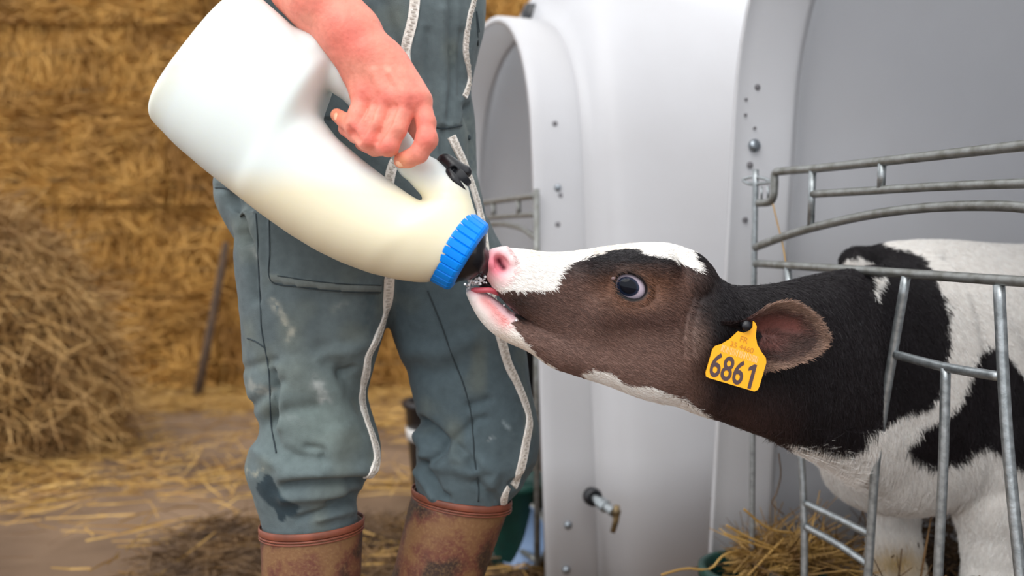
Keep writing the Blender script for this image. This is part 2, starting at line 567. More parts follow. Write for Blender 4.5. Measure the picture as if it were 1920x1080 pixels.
# ------------------------------------------------------------------ floor
n = 90
gx, gy = np.meshgrid(np.linspace(-7, 6, n), np.linspace(-3, 8, n), indexing='ij')
fp = np.stack([gx.ravel(), gy.ravel(), np.zeros(n * n)], 1)
fp[:, 2] = -0.012 + 0.012 * noise3(fp, 2.1) * (fp[:, 1] > 1.5)
ii, jj = np.meshgrid(np.arange(n - 1), np.arange(n - 1), indexing='ij')
q = (ii * n + jj).ravel()
floor = obj('floor', fp, np.stack([q, q + n, q + n + 1, q + 1], 1), M['floor'], kind='structure')

def scatter_floor(name, pts, mat_, L=(0.08, 0.24), w=0.005, up=0.18):
    k = len(pts)
    a = rng.uniform(0, 2 * np.pi, k)
    D = unit(np.stack([np.cos(a), np.sin(a), rng.uniform(-0.02, up, k)], 1))
    P = np.column_stack([pts, rng.uniform(0.0, 0.018, k)])
    V, F = straw_mesh(P, D, rng.uniform(*L, k), w, 0.12)
    return V, F
# loose straw on the ground, thicker towards the bales and the pile, thin on the trodden strip
P_ = np.column_stack([rng.uniform(-4.2, 0.4, 26000), rng.uniform(2.0, 5.9, 26000)])
den = 0.10 + 0.9 * np.clip(noise3(np.column_stack([P_, np.zeros(len(P_))]), 1.7) * 1.6 - 0.1, 0, 1)
pxf = 960 + FPX * P_[:, 0] / P_[:, 1]
den *= np.where((pxf > 330) & (P_[:, 1] < 3.6), 0.35, 1.0)
den = np.maximum(den, 0.8 * np.exp(-((P_[:, 1] - 5.6) / 0.35) ** 2))
den = np.maximum(den, 0.85 * np.exp(-(((P_[:, 0] + 1.85) / 0.55) ** 2 + ((P_[:, 1] - 3.2) / 0.5) ** 2)))
den = np.maximum(den, 0.55 * np.exp(-((P_[:, 1] - 3.05 + 0.25 * P_[:, 0] * 0.3) / 0.16) ** 2))
P_ = P_[rng.uniform(size=len(P_)) < den]
V, F = scatter_floor('loose_straw', P_, M['straw_l'])
o = obj('loose_straw', V, F, M['straw_l'], smooth=False, kind='stuff')
tag(o, 'loose golden straw strewn over the earth floor before the bales', 'straw')
P_ = np.column_stack([rng.uniform(-0.9, 0.2, 2600), rng.uniform(1.95, 2.6, 2600)])
V, F = scatter_floor('x', P_, None, (0.04, 0.14), 0.004, 0.25)
o = obj('trampled_straw', V, F, M['straw_d'], smooth=False, kind='stuff')
tag(o, 'dark trampled straw on the ground around the brown boots', 'straw')

# ------------------------------------------------------------------ wall of straw bales
BY = 5.95
BH, BL, BD = 0.62, 2.42, 0.9
def bale_shape(seed):
    """a packed bale, origin at the base centre, front face towards -y"""
    xs = np.linspace(-BL / 2, BL / 2, 41); zs = np.linspace(0, BH, 13); ys = np.linspace(-BD / 2, BD / 2, 9)
    mb = MB()
    def face(A, B, f):
        a, b = np.meshgrid(A, B, indexing='ij')
        V = f(a.ravel(), b.ravel()); m = len(B)
        F = [(i * m + j, (i + 1) * m + j, (i + 1) * m + j + 1, i * m + j + 1) for i in range(len(A) - 1) for j in range(m - 1)]
        mb.add(V, F)
    one = lambda a: np.ones_like(a)
    face(xs, zs, lambda a, b: np.stack([a, -BD / 2 * one(a), b], 1))
    face(xs[::-1], zs, lambda a, b: np.stack([a, BD / 2 * one(a), b], 1))
    face(ys, zs, lambda a, b: np.stack([BL / 2 * one(a), a, b], 1))
    face(ys[::-1], zs, lambda a, b: np.stack([-BL / 2 * one(a), a, b], 1))
    face(xs, ys, lambda a, b: np.stack([a, b, BH * one(a)], 1))
    face(xs[::-1], ys, lambda a, b: np.stack([a, b, 0 * one(a)], 1))
    V = np.concatenate(mb.V)
    c = np.array([0, 0, BH / 2]); h = np.array([BL / 2, BD / 2, BH / 2])
    q = (V - c) / h
    # rounded corners, flakes bulging between the strings
    rr = 0.045
    inner = np.clip(V - c, -(h - rr), h - rr)
    d = V - c - inner
    nd = np.linalg.norm(d, axis=1)[:, None]
    V = c + inner + d / np.maximum(nd, 1e-6) * np.minimum(nd, rr)
    w = noise3(V + seed * 3.1, 5.0) * 0.03 + noise3(V + seed, 16.0) * 0.015
    w += 0.012 * np.sin(V[:, 0] * 2 * np.pi / 0.12 + seed)
    nn = d / np.maximum(nd, 1e-6)
    V = V + nn * (w - 0.02)[:, None] * np.array([0.15, 1, 0.1])
    return V, mb.F
def bale_fibres(seed, k):
    """cut ends and long stalks over the front, in flakes that lie differently"""
    x = rng.uniform(-BL / 2, BL / 2, k); z = rng.uniform(0.01, BH - 0.0, k)
    P = np.stack([x, np.full(k, -BD / 2) + rng.uniform(-0.02, 0.03, k), z], 1)
    fl = noise3(np.stack([x * 1.0, np.zeros(k), z * 3.5], 1) + seed, 2.2)
    vert = fl > 0.0
    a = np.where(vert, rng.normal(np.pi / 2, 0.5, k), rng.normal(0, 0.45, k))
    s = rng.choice([-1, 1], k)
    D = unit(np.stack([np.cos(a) * s, rng.uniform(-0.30, 0.1, k), np.sin(a) * s], 1))
    V, F = straw_mesh(P, D, rng.uniform(0.06, 0.22, k), 0.009, 0.12)
    V[:, 0] = np.clip(V[:, 0], -BL / 2 + 0.004, BL / 2 - 0.004); V[:, 2] = np.clip(V[:, 2], 0.004, BH - 0.004)
    return V, F
bale_var = []
for sd in range(2):
    V, F = bale_shape(sd * 7 + 1)
    me = mesh_data('straw_bale', V, F, M['bale'])
    Vf, Ff = bale_fibres(sd * 5, 5200)
    mf = mesh_data('straw_fibre', Vf, Ff, M['straw_b'], smooth=False)
    tw = []
    for hz in (0.17, 0.44):
        xs = np.linspace(-BL / 2 + 0.03, BL / 2 - 0.03, 24)
        line = np.stack([xs, np.full(24, -BD / 2 - 0.012), hz + 0.012 * np.sin(xs * 2.3 + sd) + 0.03 * sd * xs], 1)
        Vt, Ft = tube(line, 0.004, 6)
        tw.append(mesh_data('twine', Vt, Ft, M['twine']))
    bale_var.append((me, mf, tw))
row_words = ['on the ground', 'in the second course', 'in the third course', 'in the fourth course', 'in the topmost course']
for r in range(5):
    shift = [0.0, 0.62, -0.35, 0.42, -0.1][r]
    for c in range(3):
        x0 = -1.97 - 1.5 * BL + c * BL + BL * 0.5 + BL * 0.5 + shift - BL * 0.0
        if x0 + BL / 2 < -3.9 or x0 - BL / 2 > 0.15: continue
        me, mf, tw = bale_var[(r + c) % 2]
        b = bpy.data.objects.new('straw_bale', me); C.objects.link(b)
        b.location = (x0, BY + BD / 2 + [0.0, 0.03, 0.01, 0.04, 0.02][r], r * BH * 0.988)
        side = 'at the wall end behind the heap' if x0 < -2.6 else ('in the middle of the wall' if x0 < -0.6 else 'at the wall end beside the hutches')
        tag(b, f'golden straw bale {row_words[r]} {side}', 'bale', 'stacked straw bales')
        f = bpy.data.objects.new('straw_fibre', mf); C.objects.link(f); f.parent = b; f['kind'] = 'stuff'
        for t_ in tw:
            g = bpy.data.objects.new('twine', t_); C.objects.link(g); g.parent = b

# leaning stake in front of the bales
Vs, Fs = tube(np.array([W(366, 765, 5.55), W(390, 640, 5.66), W(408, 545, 5.75), W(424, 455, 5.84)]), [0.03, 0.028, 0.027, 0.024], 8)
o = obj('wooden_stake', Vs, Fs, M['wood'])
tag(o, 'thin dark wooden stake leaning against the straw bales', 'stake')

# ------------------------------------------------------------------ heap of loose straw
cx, cy = -2.52, 3.75
th = np.linspace(0, 2 * np.pi, 49)[:-1]; hh = np.linspace(0, 1, 15)
V = []
for t_ in hh:
    rr = np.cos(t_ * np.pi / 2) ** 0.75
    for a in th: V.append((cx + 0.80 * rr * np.cos(a), cy + 0.60 * rr * np.sin(a), 1.04 * np.sin(t_ * np.pi / 2) ** 1.05))
V = np.array(V); V += 0.05 * np.stack([noise3(V, 4.0), noise3(V + 9, 4.0), noise3(V + 19, 4.0)], 1); V[:48, 2] = 0.0
F = [(i * 48 + j, i * 48 + (j + 1) % 48, (i + 1) * 48 + (j + 1) % 48, (i + 1) * 48 + j) for i in range(14) for j in range(48)]
heap = empty('straw_heap', (cx, cy, 0))
tag(heap, 'loose heap of dull tangled straw beside the bale wall', 'straw heap')
obj('heap_core', V, F, M['pile'], heap)
k = 15000
t_ = rng.uniform(0, 0.97, k); a = rng.uniform(np.pi * 0.9, np.pi * 2.1, k)
rr = np.cos(t_ * np.pi / 2) ** 0.75
P_ = np.stack([cx + 0.83 * rr * np.cos(a), cy + 0.63 * rr * np.sin(a), 1.06 * np.sin(t_ * np.pi / 2) ** 1.05], 1)
D = unit(np.stack([np.cos(a) * .4, np.sin(a) * .4, -0.5 * np.ones(k)], 1) + rng.normal(0, 0.55, (k, 3)))
V, F = straw_mesh(P_ - D * 0.06, D, rng.uniform(0.1, 0.28, k), 0.006, 0.3)
obj('straw_stalks', V, F, M['straw_p'], heap, smooth=False, kind='stuff')

# ------------------------------------------------------------------ hutches
UU = np.array([0.295, -0.955, 0.0]); UU /= np.linalg.norm(UU)
VV = np.array([0.955, 0.295, 0.0]); VV /= np.linalg.norm(VV)
ZZ = np.array([0, 0, 1.0])
def arch(off, n=28, wd=1.0, hs=0.98, rise=0.42):
    """front outline from the far foot over the top to the near foot"""
    P = [(-off, 0.0), (-off, 0.30), (-off, 0.62), (-off, hs - 0.12)]
    for a in np.linspace(0, np.pi, n):
        c, s_ = np.cos(a), np.sin(a)
        e = 2 / 2.5
        P.append((wd / 2 - (wd / 2 + off) * np.sign(c) * abs(c) ** e, hs + (rise + off) * s_ ** e))
    P += [(wd + off, hs - 0.12), (wd + off, 0.62), (wd + off, 0.30), (wd + off, 0.0)]
    P = np.array(P)
    P[:, 0] = wd / 2 + (P[:, 0] - wd / 2) * (1 + 2 * TAPER * (0.68 - P[:, 1]))       # the walls splay towards the foot
    return P
TAPER = 0.105
def hutch(P0, label, depth=1.45, wd=1.0):
    P0 = np.asarray(P0, float)
    h = empty('calf_hutch', P0)
    tag(h, label, 'hutch', 'white calf hutches')
    def loft_(secs, name, th=0.007):
        mb = MB()
        outs = []
        for (v, off) in secs:
            a = arch(off, wd=wd, rise=0.42 + max(0, off) * 1.9); outs.append(P0 + VV * v + a[:, :1] * UU + a[:, 1:] * ZZ)
        inn = []
        for (v, off) in secs:
            a = arch(off - th, wd=wd, rise=0.42 + max(0, off) * 1.9); inn.append(P0 + VV * v + a[:, :1] * UU + a[:, 1:] * ZZ)
        m = len(outs[0]); rows = outs + inn[::-1]
        V = np.concatenate(rows); F = []
        R = len(rows)
        for i in range(R):
            k = (i + 1) % R
            for j in range(m - 1):
                F.append((i * m + j, i * m + j + 1, k * m + j + 1, k * m + j))
        for (e, rev) in ((0, False), (m - 1, True)):
            f = tuple(i * m + e for i in range(R)); 
            for i in range(len(secs) - 1):
                a, b, c_, d_ = i, i + 1, R - 2 - i, R - 1 - i
                F.append(tuple(x * m + e for x in ((d_, c_, b, a) if rev else (a, b, c_, d_))))
        return mb.add(V, F)
    band = loft_([(0.0, 0.0), (0.004, 0.003), (0.03, 0.003), (0.115, 0.003), (0.125, 0.0)], 'front_band', 0.012)
    band.build('front_band', M['hutch'], h)
    body = loft_([(0.118, 0.001), (0.135, 0.004), (0.15, 0.022), (0.17, 0.042), (0.20, 0.055), (0.26, 0.062), (0.5, 0.058), (0.9, 0.05), (depth - 0.06, 0.04), (depth - 0.015, 0.02), (depth, -0.03)], 'body_shell')
    body.build('body_shell', M['hutch'], h)
    a = arch(-0.03, wd=wd); ring = P0 + VV * (depth - 0.004) + a[:, :1] * UU + a[:, 1:] * ZZ
    c_ = ring.mean(0); c_[2] = 0.6
    ring2 = ring + VV * 0.008
    mb = MB(); m = len(ring)
    V = np.vstack([ring, ring2, c_ , c_ + VV * 0.03]); F = []
    for j in range(m):
        k = (j + 1) % m
        F += [(j, k, 2 * m), (m + k, m + j, 2 * m + 1), (j, m + j, m + k, k)]
    mb.add(V, F); mb.build('back_wall', M['hutch'], h)
    return h
PR = np.array([0.385, 1.62, 0.0])
PL = np.array([0.057, 2.0, 0.0]) - UU * 1.0
hutch_r = hutch(PR, 'white hutch that the black and white calf leans out of')
hutch_l = hutch(PL, 'white hutch behind the farmer with a small tap on its side')

def wall_point(P0, u, px, py):
    """sight line through a pixel meets the hutch side wall at u"""
    a = np.array([(px - 960) / FPX, 1, -(py - 540) / FPX]); z = 0.68
    for _ in range(6):
        Q = P0 + UU * (0.5 + (u - 0.5) * (1 + 2 * TAPER * (0.68 - z)))
        t = (Q @ UU) / (a @ UU); p = a * t + np.array([0, 0, HC]); z = p[2]
    return p
def bolt(p, nrm, r, hgt, m, parent, name='bolt'):
    V, F = lathe(p - nrm * 0.002, nrm, [(0, 0), (0, r), (hgt * 0.5, r), (hgt, r * 0.55), (hgt * 1.05, 0)], 16)
    return obj(name, V, F, m, parent)
# right hutch: inner face of the far band, looking towards +u
for (x, y, r, m, hg, nm) in [(1415, 273, 0.0118, M['bolt'], 0.008, 'bolt'), (1407, 309, 0.006, M['hole'], 0.003, 'bolt_hole'), (1398, 412, 0.0055, M['hole'], 0.003, 'bolt_hole'),
                             (1421, 163, 0.0055, M['hole'], 0.003, 'bolt_hole'), (1400, 186, 0.003, M['hole'], 0.003, 'bolt_hole'), (1399, 215, 0.003, M['hole'], 0.003, 'bolt_hole'), (1416, 240, 0.003, M['hole'], 0.003, 'bolt_hole')]:
    bolt(wall_point(PR, 0.0135, x, y), UU, r, hg, m, hutch_r, nm)
# left hutch: outer face of the near band
for (x, y, r, m, hg, nm) in [(1041, 231, 0.006, M['hole'], 0.003, 'bolt_hole'), (1046, 421, 0.006, M['hole'], 0.003, 'bolt_hole'), (1046, 352, 0.008, M['bolt'], 0.008, 'bolt'), (1051, 366, 0.005, M['hole'], 0.004, 'bolt_hole'),
                             (1065, 985, 0.009, M['bolt'], 0.008, 'bolt'), (1062, 1069, 0.009, M['bolt'], 0.008, 'bolt')]:
    bolt(wall_point(PL, 1.0042, x, y), UU, r, hg, m, hutch_l, nm)
# the tap on the left hutch's side
tp = wall_point(PL, 1.06, 1112, 932)
tap = empty('drain_tap', tp, parent=None)
tap.parent = hutch_l; tap.matrix_parent_inverse = world_mat(hutch_l).inverted()
V, F = lathe(tp - UU * 0.012, UU, [(0, 0), (0, 0.020), (0.016, 0.020), (0.021, 0.016), (0.022, 0.012), (0.016, 0.011), (0.016, 0)], 20)
obj('tap_flange', V, F, M['black_plastic'], tap)
mb = MB()
d1 = UU * 0.045 + VV * 0.012 - ZZ * 0.012
mb.add(*tube(np.array([tp, tp + d1 * 0.5]), 0.009, 12)); mb.add(*tube(np.array([tp + d1 * 0.5, tp + d1]), 0.014, 6)); mb.add(*tube(np.array([tp + d1, tp + d1 * 1.5]), 0.010, 12))
mb.build('tap_body', M['galv'], tap, smooth=False)
e = tp + d1 * 1.5
mb = MB(); mb.add(*ball(e + VV * 0.006, 0.0105, 12, 8)); mb.add(*tube(np.array([e + VV * 0.008 + ZZ * 0.014, e + VV * 0.006, e + VV * 0.006 - ZZ * 0.018, e - VV * 0.002 - ZZ * 0.042]), [0.006, 0.009, 0.0065, 0.0055], 10))
mb.build('tap_spout', M['brass'], tap)
# dark vent cap on top of the left hutch
vc = PL + VV * 0.155 + UU * 0.5 + ZZ * 1.44
V, F = lathe(vc, (0.1, -0.2, 1), [(0, 0.032), (0.022, 0.034), (0.028, 0.028), (0.042, 0.026), (0.046, 0.02), (0.046, 0)], 24)
obj('vent_cap', V, F, M['black_plastic'], hutch_l)

# ------------------------------------------------------------------ gates
def plane_point(px, py, P0, nrm=VV):
    a = np.array([(px - 960) / FPX, 1, -(py - 540) / FPX])
    t = (P0 @ nrm) / (a @ nrm)
    return a * t + np.array([0, 0, HC])
DG = 1.52
GP = np.array([(1415 - 960) / FPX * DG, DG, 0.0])
G = lambda x, y, o=0.0: plane_point(x, y, GP + VV * o)
gate = empty('hutch_gate', GP)
tag(gate, 'galvanised tube gate across the front of the calf\'s hutch', 'gate')
def bar(name, pts, r, m='galv', n=24, smooth_=True, o=0.0, parent=gate):
    P = np.array([G(x, y, o) for x, y in pts])
    if len(P) > 2: P = smoothline(P, n)
    V, F = tube(P, r, 10)
    return obj(name, V, F, M[m], parent)
def drop(p, z):  q_ = p.copy(); q_[2] = z; return q_
bar('hinge_post', [(1417, 318), (1413, 560), (1411, 820), (1410, 1056)], 0.0052)
bar('rail', [(1422, 381), (1442, 379), (1450, 368), (1452, 345), (1454, 325), (1470, 321), (1540, 315), (1650, 303), (1760, 291), (1920, 273), (2060, 256)], 0.0066, 'galv_rail', 60)
bar('rail', [(1524, 364), (1610, 359), (1700, 353), (1800, 348), (1920, 344), (2060, 339)], 0.0060, 'galv_rail')
bar('rail', [(1416, 464), (1480, 440), (1540, 423), (1620, 405), (1700, 393), (1780, 387), (1860, 386), (1920, 389), (2060, 402)], 0.0066, 'galv_rail', 48)
bar('rail', [(1416, 494), (1560, 503), (1700, 513), (1830, 522), (1920, 528), (2060, 538)], 0.0066, 'galv_rail', 30)
bar('upright', [(1524, 318), (1520, 424)], 0.0058)
bar('upright', [(1654, 304), (1652, 352)], 0.0058)
def slanted(name, pts, r):
    P = [G(x, y) for x, y in pts]
    d = P[-1] - P[-2]; t = (0.19 - P[-1][2]) / d[2]
    P.append(P[-1] + d * t)
    V, F = tube(smoothline(np.array(P), 24), r, 10)
    return obj(name, V, F, M['galv'], gate), P[-1]
_, eA = slanted('bar', [(1477, 500), (1492, 700), (1504, 880), (1508, 1000), (1508, 1070)], 0.0058)
_, eB = slanted('bar', [(1699, 518), (1673, 670), (1655, 780), (1641, 880), (1628, 1075)], 0.0062)
_, eC = slanted('bar', [(1773, 690), (1769, 860), (1759, 1075)], 0.0062)
_, eD = slanted('bar', [(1873, 534), (1881, 700), (1891, 850), (1913, 1075)], 0.0066)
bar('cross_rail', [(1680, 665), (1770, 688), (1874, 706)], 0.0060)
bar('cross_rail', [(1511, 944), (1570, 972), (1633, 1003)], 0.0056)
bar('cross_rail', [(1511, 988), (1570, 1020), (1630, 1060)], 0.0056)
foot = G(1410, 1056); far = G(2060, 540); far[2] = foot[2] - 0.01
V, F = tube(np.array([foot, foot + (far - foot) * 0.5, far]), 0.0062, 10); obj('bottom_rail', V, F, M['galv'], gate)
pE = G(2060, 540); V, F = tube(np.array([drop(pE, 0.91), drop(pE, 0.0)]), 0.012, 10); obj('gate_post', V, F, M['galv'], gate)
# latch: a loop through the hutch band round the post, and a catch plate
lp = smoothline(np.array([G(1447, 341), G(1430, 334), G(1408, 332), G(1397, 338) - VV * 0.004, G(1408, 345), G(1430, 344), G(1449, 342)]), 30)
V, F = tube(lp, 0.0028, 8); obj('latch_loop', V, F, M['galv'], gate)
lp = np.array([G(1428, 350), G(1440, 349), G(1440, 374), G(1428, 375)])
mb = MB(); mb.add(*tube(lp[[0, 3]], 0.002, 8)); mb.add(*tube(lp[[1, 2]], 0.002, 8)); mb.build('latch_catch', M['galv'], gate)

GL = np.array([0.057, 2.0, 0.0]) - VV * 0.0 - UU * 0.03
gate2 = empty('hutch_gate', GL)
tag(gate2, 'brownish tube gate in the opening of the hutch behind the farmer', 'gate')
G2 = lambda x, y: plane_point(x, y, GL)
def bar2(name, pts, r, n=20):
    P = np.array([G2(x, y) for x, y in pts])
    if len(P) > 2: P = smoothline(P, n)
    V, F = tube(P, r, 8); obj(name, V, F, M['galv_rail'], gate2)
bar2('rail', [(1006, 367), (960, 373), (917, 379), (880, 385)], 0.007)
bar2('rail', [(1006, 402), (960, 405), (917, 408), (880, 410)], 0.006)
bar2('rail', [(1006, 448), (985, 432), (960, 423), (935, 420), (905, 424), (875, 436)], 0.006, 26)
bar2('upright', [(972, 372), (973, 404)], 0.006); bar2('upright', [(925, 378), (926, 407)], 0.006)
bar2('hinge_post', [(1006, 355), (1007, 1060)], 0.007)
bar2('bottom_rail', [(1006, 1050), (940, 1010), (875, 970)], 0.007)
bar2('hinge_post', [(876, 380), (876, 972)], 0.007)

# ------------------------------------------------------------------ buckets and tubs
def tub(name, label, cat, c, r0, r1, hgt, m, band=None, handle=True, tilt=(0, 0, 1)):
    t = empty(name, c); tag(t, label, cat)
    prof = [(0.0, 0), (0.0, r0 * 0.94), (0.012, r0), (hgt - 0.02, r1), (hgt - 0.018, r1 + 0.008), (hgt, r1 + 0.008), (hgt, r1 - 0.004), (hgt - 0.03, r1 - 0.006), (0.012, r0 - 0.006), (0.010, 0)]
    V, F = lathe(c, tilt, prof, 36); obj('bucket_body', V, F, m, t)
    if band:
        rb = r0 + (r1 - r0) * (band[0] / hgt); rc = r0 + (r1 - r0) * (band[1] / hgt)
        V, F = lathe(c, tilt, [(band[0], rb - 0.001), (band[0], rb + 0.004), (band[1], rc + 0.004), (band[1], rc - 0.001)], 36); obj('bucket_band', V, F, M['white_plastic'], t)
    return t
tub('bucket', 'black bucket with a white band standing behind the farmer\'s legs', 'bucket', np.array([(846 - 960) / FPX * 2.6, 2.6, 0.0]), 0.105, 0.135, 0.352, M['black_plastic'], (0.24, 0.275))
tub('bucket', 'dark green tub behind the farmer\'s boot at the hutch entrance', 'bucket', np.array([0.005, 2.17, 0.0]), 0.055, 0.095, 0.215, M['green'])
b3 = tub('bucket', 'black bucket hooked up high inside the hutch behind the farmer', 'bucket', np.array([0.018, 2.20, 0.36]), 0.06, 0.075, 0.20, M['black_plastic'])
V, F = tube(smoothline(np.array([[-0.060, 2.20, 0.55], [0.018, 2.18, 0.63], [0.096, 2.20, 0.55]]), 20), 0.003, 6); obj('bucket_handle', V, F, M['galv_rail'], b3)
pail = empty('bucket', (0.075, 2.25, 0.085)); tag(pail, 'blue grey pail lying on its side at the hutch entrance', 'bucket')
ax_ = np.array([-0.50, -0.86, 0.05])
V, F = lathe(np.array([0.088, 2.24, 0.088]), ax_, [(0.0, 0), (0.0, 0.068), (0.14, 0.078), (0.145, 0.084), (0.155, 0.084), (0.157, 0.076), (0.152, 0.072), (0.148, 0)], 36); obj('bucket_body', V, F, M['bluegrey'], pail)
V, F = lathe(np.array([0.088, 2.24, 0.088]) + ax_ * 0.142, ax_, [(0, 0.079), (0.0, 0.087), (0.014, 0.087), (0.014, 0.079)], 36); obj('bucket_rim', V, F, M['galv_rail'], pail)
# feed tub under the gate, full of straw
tc_ = np.array([0.425, 1.51, 0.0])
ft = tub('feed_tub', 'dark green feed tub full of straw under the calf\'s gate', 'tub', tc_, 0.075, 0.098, 0.205, M['green'])
k = 900
a = rng.uniform(0, 2 * np.pi, k); r_ = 0.085 * np.sqrt(rng.uniform(0, 1, k))
P_ = np.stack([tc_[0] + 0.045 + 0.8 * r_ * np.cos(a), tc_[1] + 0.02 + 0.8 * r_ * np.sin(a), 0.185 + rng.uniform(0, 0.05, k)], 1)
D = unit(np.stack([rng.normal(0.5, 0.55, k), rng.normal(0.1, 0.6, k), rng.uniform(-0.12, 0.45, k)], 1))
V, F = straw_mesh(P_ - D * 0.04, D, rng.uniform(0.06, 0.16, k), rng.uniform(0.0016, 0.0032, k), 0.2)
o = obj('feed_straw', V, F, M['straw_f'], smooth=False, kind='stuff'); tag(o, 'golden straw spilling out of the green feed tub', 'straw')
# a few long stalks hanging out over the flange
mb = MB()
for pts in ([(1240, 1078), (1285, 1066), (1330, 1068), (1352, 1045), (1372, 1036), (1400, 1030)], [(1358, 1000), (1420, 1022), (1500, 1044)], [(1362, 985), (1410, 1010), (1480, 1038)], [(1402, 1080), (1440, 1040), (1470, 1010)], [(1395, 955), (1440, 990), (1490, 1000)]):
    P = np.array([W(x, y, 1.46 + 0.02 * i) for i, (x, y) in enumerate(pts)])
    mb.add(*tube(smoothline(P, 14), 0.0021, 6))
o = mb.build('straw_stalk', M['straw_l']); tag(o, 'long pale straw stalks sticking out over the white hutch flange', 'straw', kind='stuff')
# a stalk of hay hanging on the gate latch
P = np.array([G(1449, 382), G(1458, 420), G(1468, 460), G(1474, 500), G(1476, 520)]); V, F = tube(smoothline(P, 16), 0.0012, 6)
o = obj('straw_stalk', V, F, M['straw_l']); tag(o, 'single thin straw stalk hanging down from the gate latch', 'straw')
P = np.array([W(1460, 850, 1.53), W(1464, 890, 1.53), W(1456, 925, 1.53), W(1448, 945, 1.53), W(1470, 965, 1.53)]); V, F = tube(smoothline(P, 16), 0.0012, 6)
o = obj('straw_stalk', V, F, M['straw_d']); tag(o, 'single thin straw stalk dangling under the calf\'s neck', 'straw')

# bedding inside the right hutch
n1, n2 = 40, 30
u_, v_ = np.meshgrid(np.linspace(0.02, 0.97, n2), np.linspace(0.03, 1.40, n1), indexing='ij')
P = PR + v_.ravel()[:, None] * VV + u_.ravel()[:, None] * UU
P[:, 2] = 0.05 + 0.06 * noise3(P, 6.0) + 0.09 * np.clip(1 - u_.ravel() * 1.6, 0, 1)
q = np.array([i * n1 + j for i in range(n2 - 1) for j in range(n1 - 1)])
bed = empty('straw_bedding', PR + VV * 0.7 + UU * 0.5); tag(bed, 'dark dirty straw bedding on the floor of the calf\'s hutch', 'bedding')
obj('bedding_layer', P, np.stack([q, q + n1, q + n1 + 1, q + 1], 1), M['bedding'], bed)
k = 5200
uu = rng.uniform(0.02, 0.9, k); vv = rng.uniform(0.02, 1.3, k)
P_ = PR + vv[:, None] * VV + uu[:, None] * UU; P_[:, 2] = 0.06 + 0.06 * noise3(P_, 6.0) + 0.09 * np.clip(1 - uu * 1.6, 0, 1) + rng.uniform(0, 0.05, k)
D = unit(rng.normal(0, 1, (k, 3)) * np.array([1, 1, 0.45]))
V, F = straw_mesh(P_, D, rng.uniform(0.05, 0.16, k), 0.0035, 0.2)
obj('bedding_straw', V, F, M['straw_d'], bed, smooth=False, kind='stuff')

# ------------------------------------------------------------------ farmer
PD = 1.20
person = empty('person', (W(700, 540, PD)[0], PD, 0.0))
tag(person, 'person in grey green work coveralls and brown boots holding the milk bottle to the calf', 'person')

# ---- bare skin: the right arm with its hand, the neck and head above the frame
f = Field(axis_pts((-0.52, -0.24, 0.008), (-0.24, -0.05, 0.0018), (-0.05, 0.12, 0.008)),
          axis_pts((0.84, 0.915, 0.004), (0.915, 1.065, 0.0018), (1.065, 1.36, 0.008)),
          axis_pts((0.76, 1.02, 0.0018), (1.02, 1.72, 0.008)))
cap_ = lambda pts, rs, k: f.chain([W(*p) for p in pts], rs, k)
# forearm, from the elbow above the frame down to the wrist
cap_([(470, -190, 1.10), (530, -80, 1.01), (598, -2, 0.972), (650, 60, 0.964), (683, 100, 0.962)], [0.040, 0.040, 0.0355, 0.0290, 0.0265], 0.012)
cap_([(560, -20, 0.99), (640, 55, 0.972), (664, 98, 0.966)], [0.030, 0.024, 0.0215], 0.012)
cap_([(614, -12, 0.972), (674, 55, 0.962), (706, 104, 0.961)], [0.0215, 0.018, 0.0175], 0.014)
# back of the hand
mcp = {'little': (683, 182, 0.962), 'ring': (722, 187, 0.952), 'middle': (761, 190, 0.950), 'index': (786, 190, 0.958)}
wr = {'little': (664, 104, 0.966), 'ring': (684, 104, 0.960), 'middle': (703, 104, 0.959), 'index': (722, 110, 0.964)}
for k_ in mcp:
    f.capsule(W(*wr[k_]), W(*mcp[k_]), 0.0190, 0.0130, 0.012)
f.capsule(W(678, 140, 0.972), W(690, 172, 0.970), 0.018, 0.015, 0.012)
f.capsule(W(735, 130, 0.972), W(768, 172, 0.968), 0.020, 0.016, 0.014)
f.capsule(W(700, 140, 0.980), W(735, 165, 0.982), 0.022, 0.018, 0.014)
# knuckles and tendons
for k_, r in (('little', 0.0098), ('ring', 0.0098), ('middle', 0.0104), ('index', 0.0092)):
    x, y, d = mcp[k_]
    f.ellipsoid(W(x, y - 2, d - 0.0046), (r, r, r), 0.014)
    a, b = W(*wr[k_]), W(x, y - 8, d)
    off = np.array([0, -0.0168, 0.002])
    f.capsule(a * .45 + b * .55 + off * 0.98, b + off * 0.70, 0.0022, 0.0028, 0.007)
# fingers: proximal, middle, distal; kept apart by small blends
def finger(pts, rs, k=0.0022):
    f.chain([W(*p) for p in pts], rs, k)
finger([(683, 184, 0.960), (671, 214, 0.951), (664, 236, 0.953)], [0.0126, 0.0104, 0.0100], 0.0032)
finger([(664, 236, 0.953), (646, 226, 0.962), (632, 216, 0.971)], [0.0097, 0.0086, 0.0074])
finger([(722, 188, 0.951), (702, 232, 0.943), (688, 261, 0.946)], [0.0130, 0.0110, 0.0106], 0.0032)
finger([(688, 261, 0.946), (667, 252, 0.961), (648, 241, 0.976)], [0.0104, 0.0094, 0.0084])
finger([(761, 191, 0.950), (742, 242, 0.940), (727, 272, 0.943)], [0.0134, 0.0117, 0.0112], 0.0032)
finger([(727, 272, 0.943), (703, 276, 0.959), (680, 268, 0.977)], [0.0112, 0.0100, 0.0088])
finger([(786, 188, 0.956), (799, 230, 0.948), (799, 262, 0.944)], [0.0122, 0.0105, 0.0102], 0.0032)
finger([(799, 262, 0.944), (785, 288, 0.945), (766, 298, 0.949), (752, 302, 0.954)], [0.0103, 0.0098, 0.0088, 0.0080], 0.005)
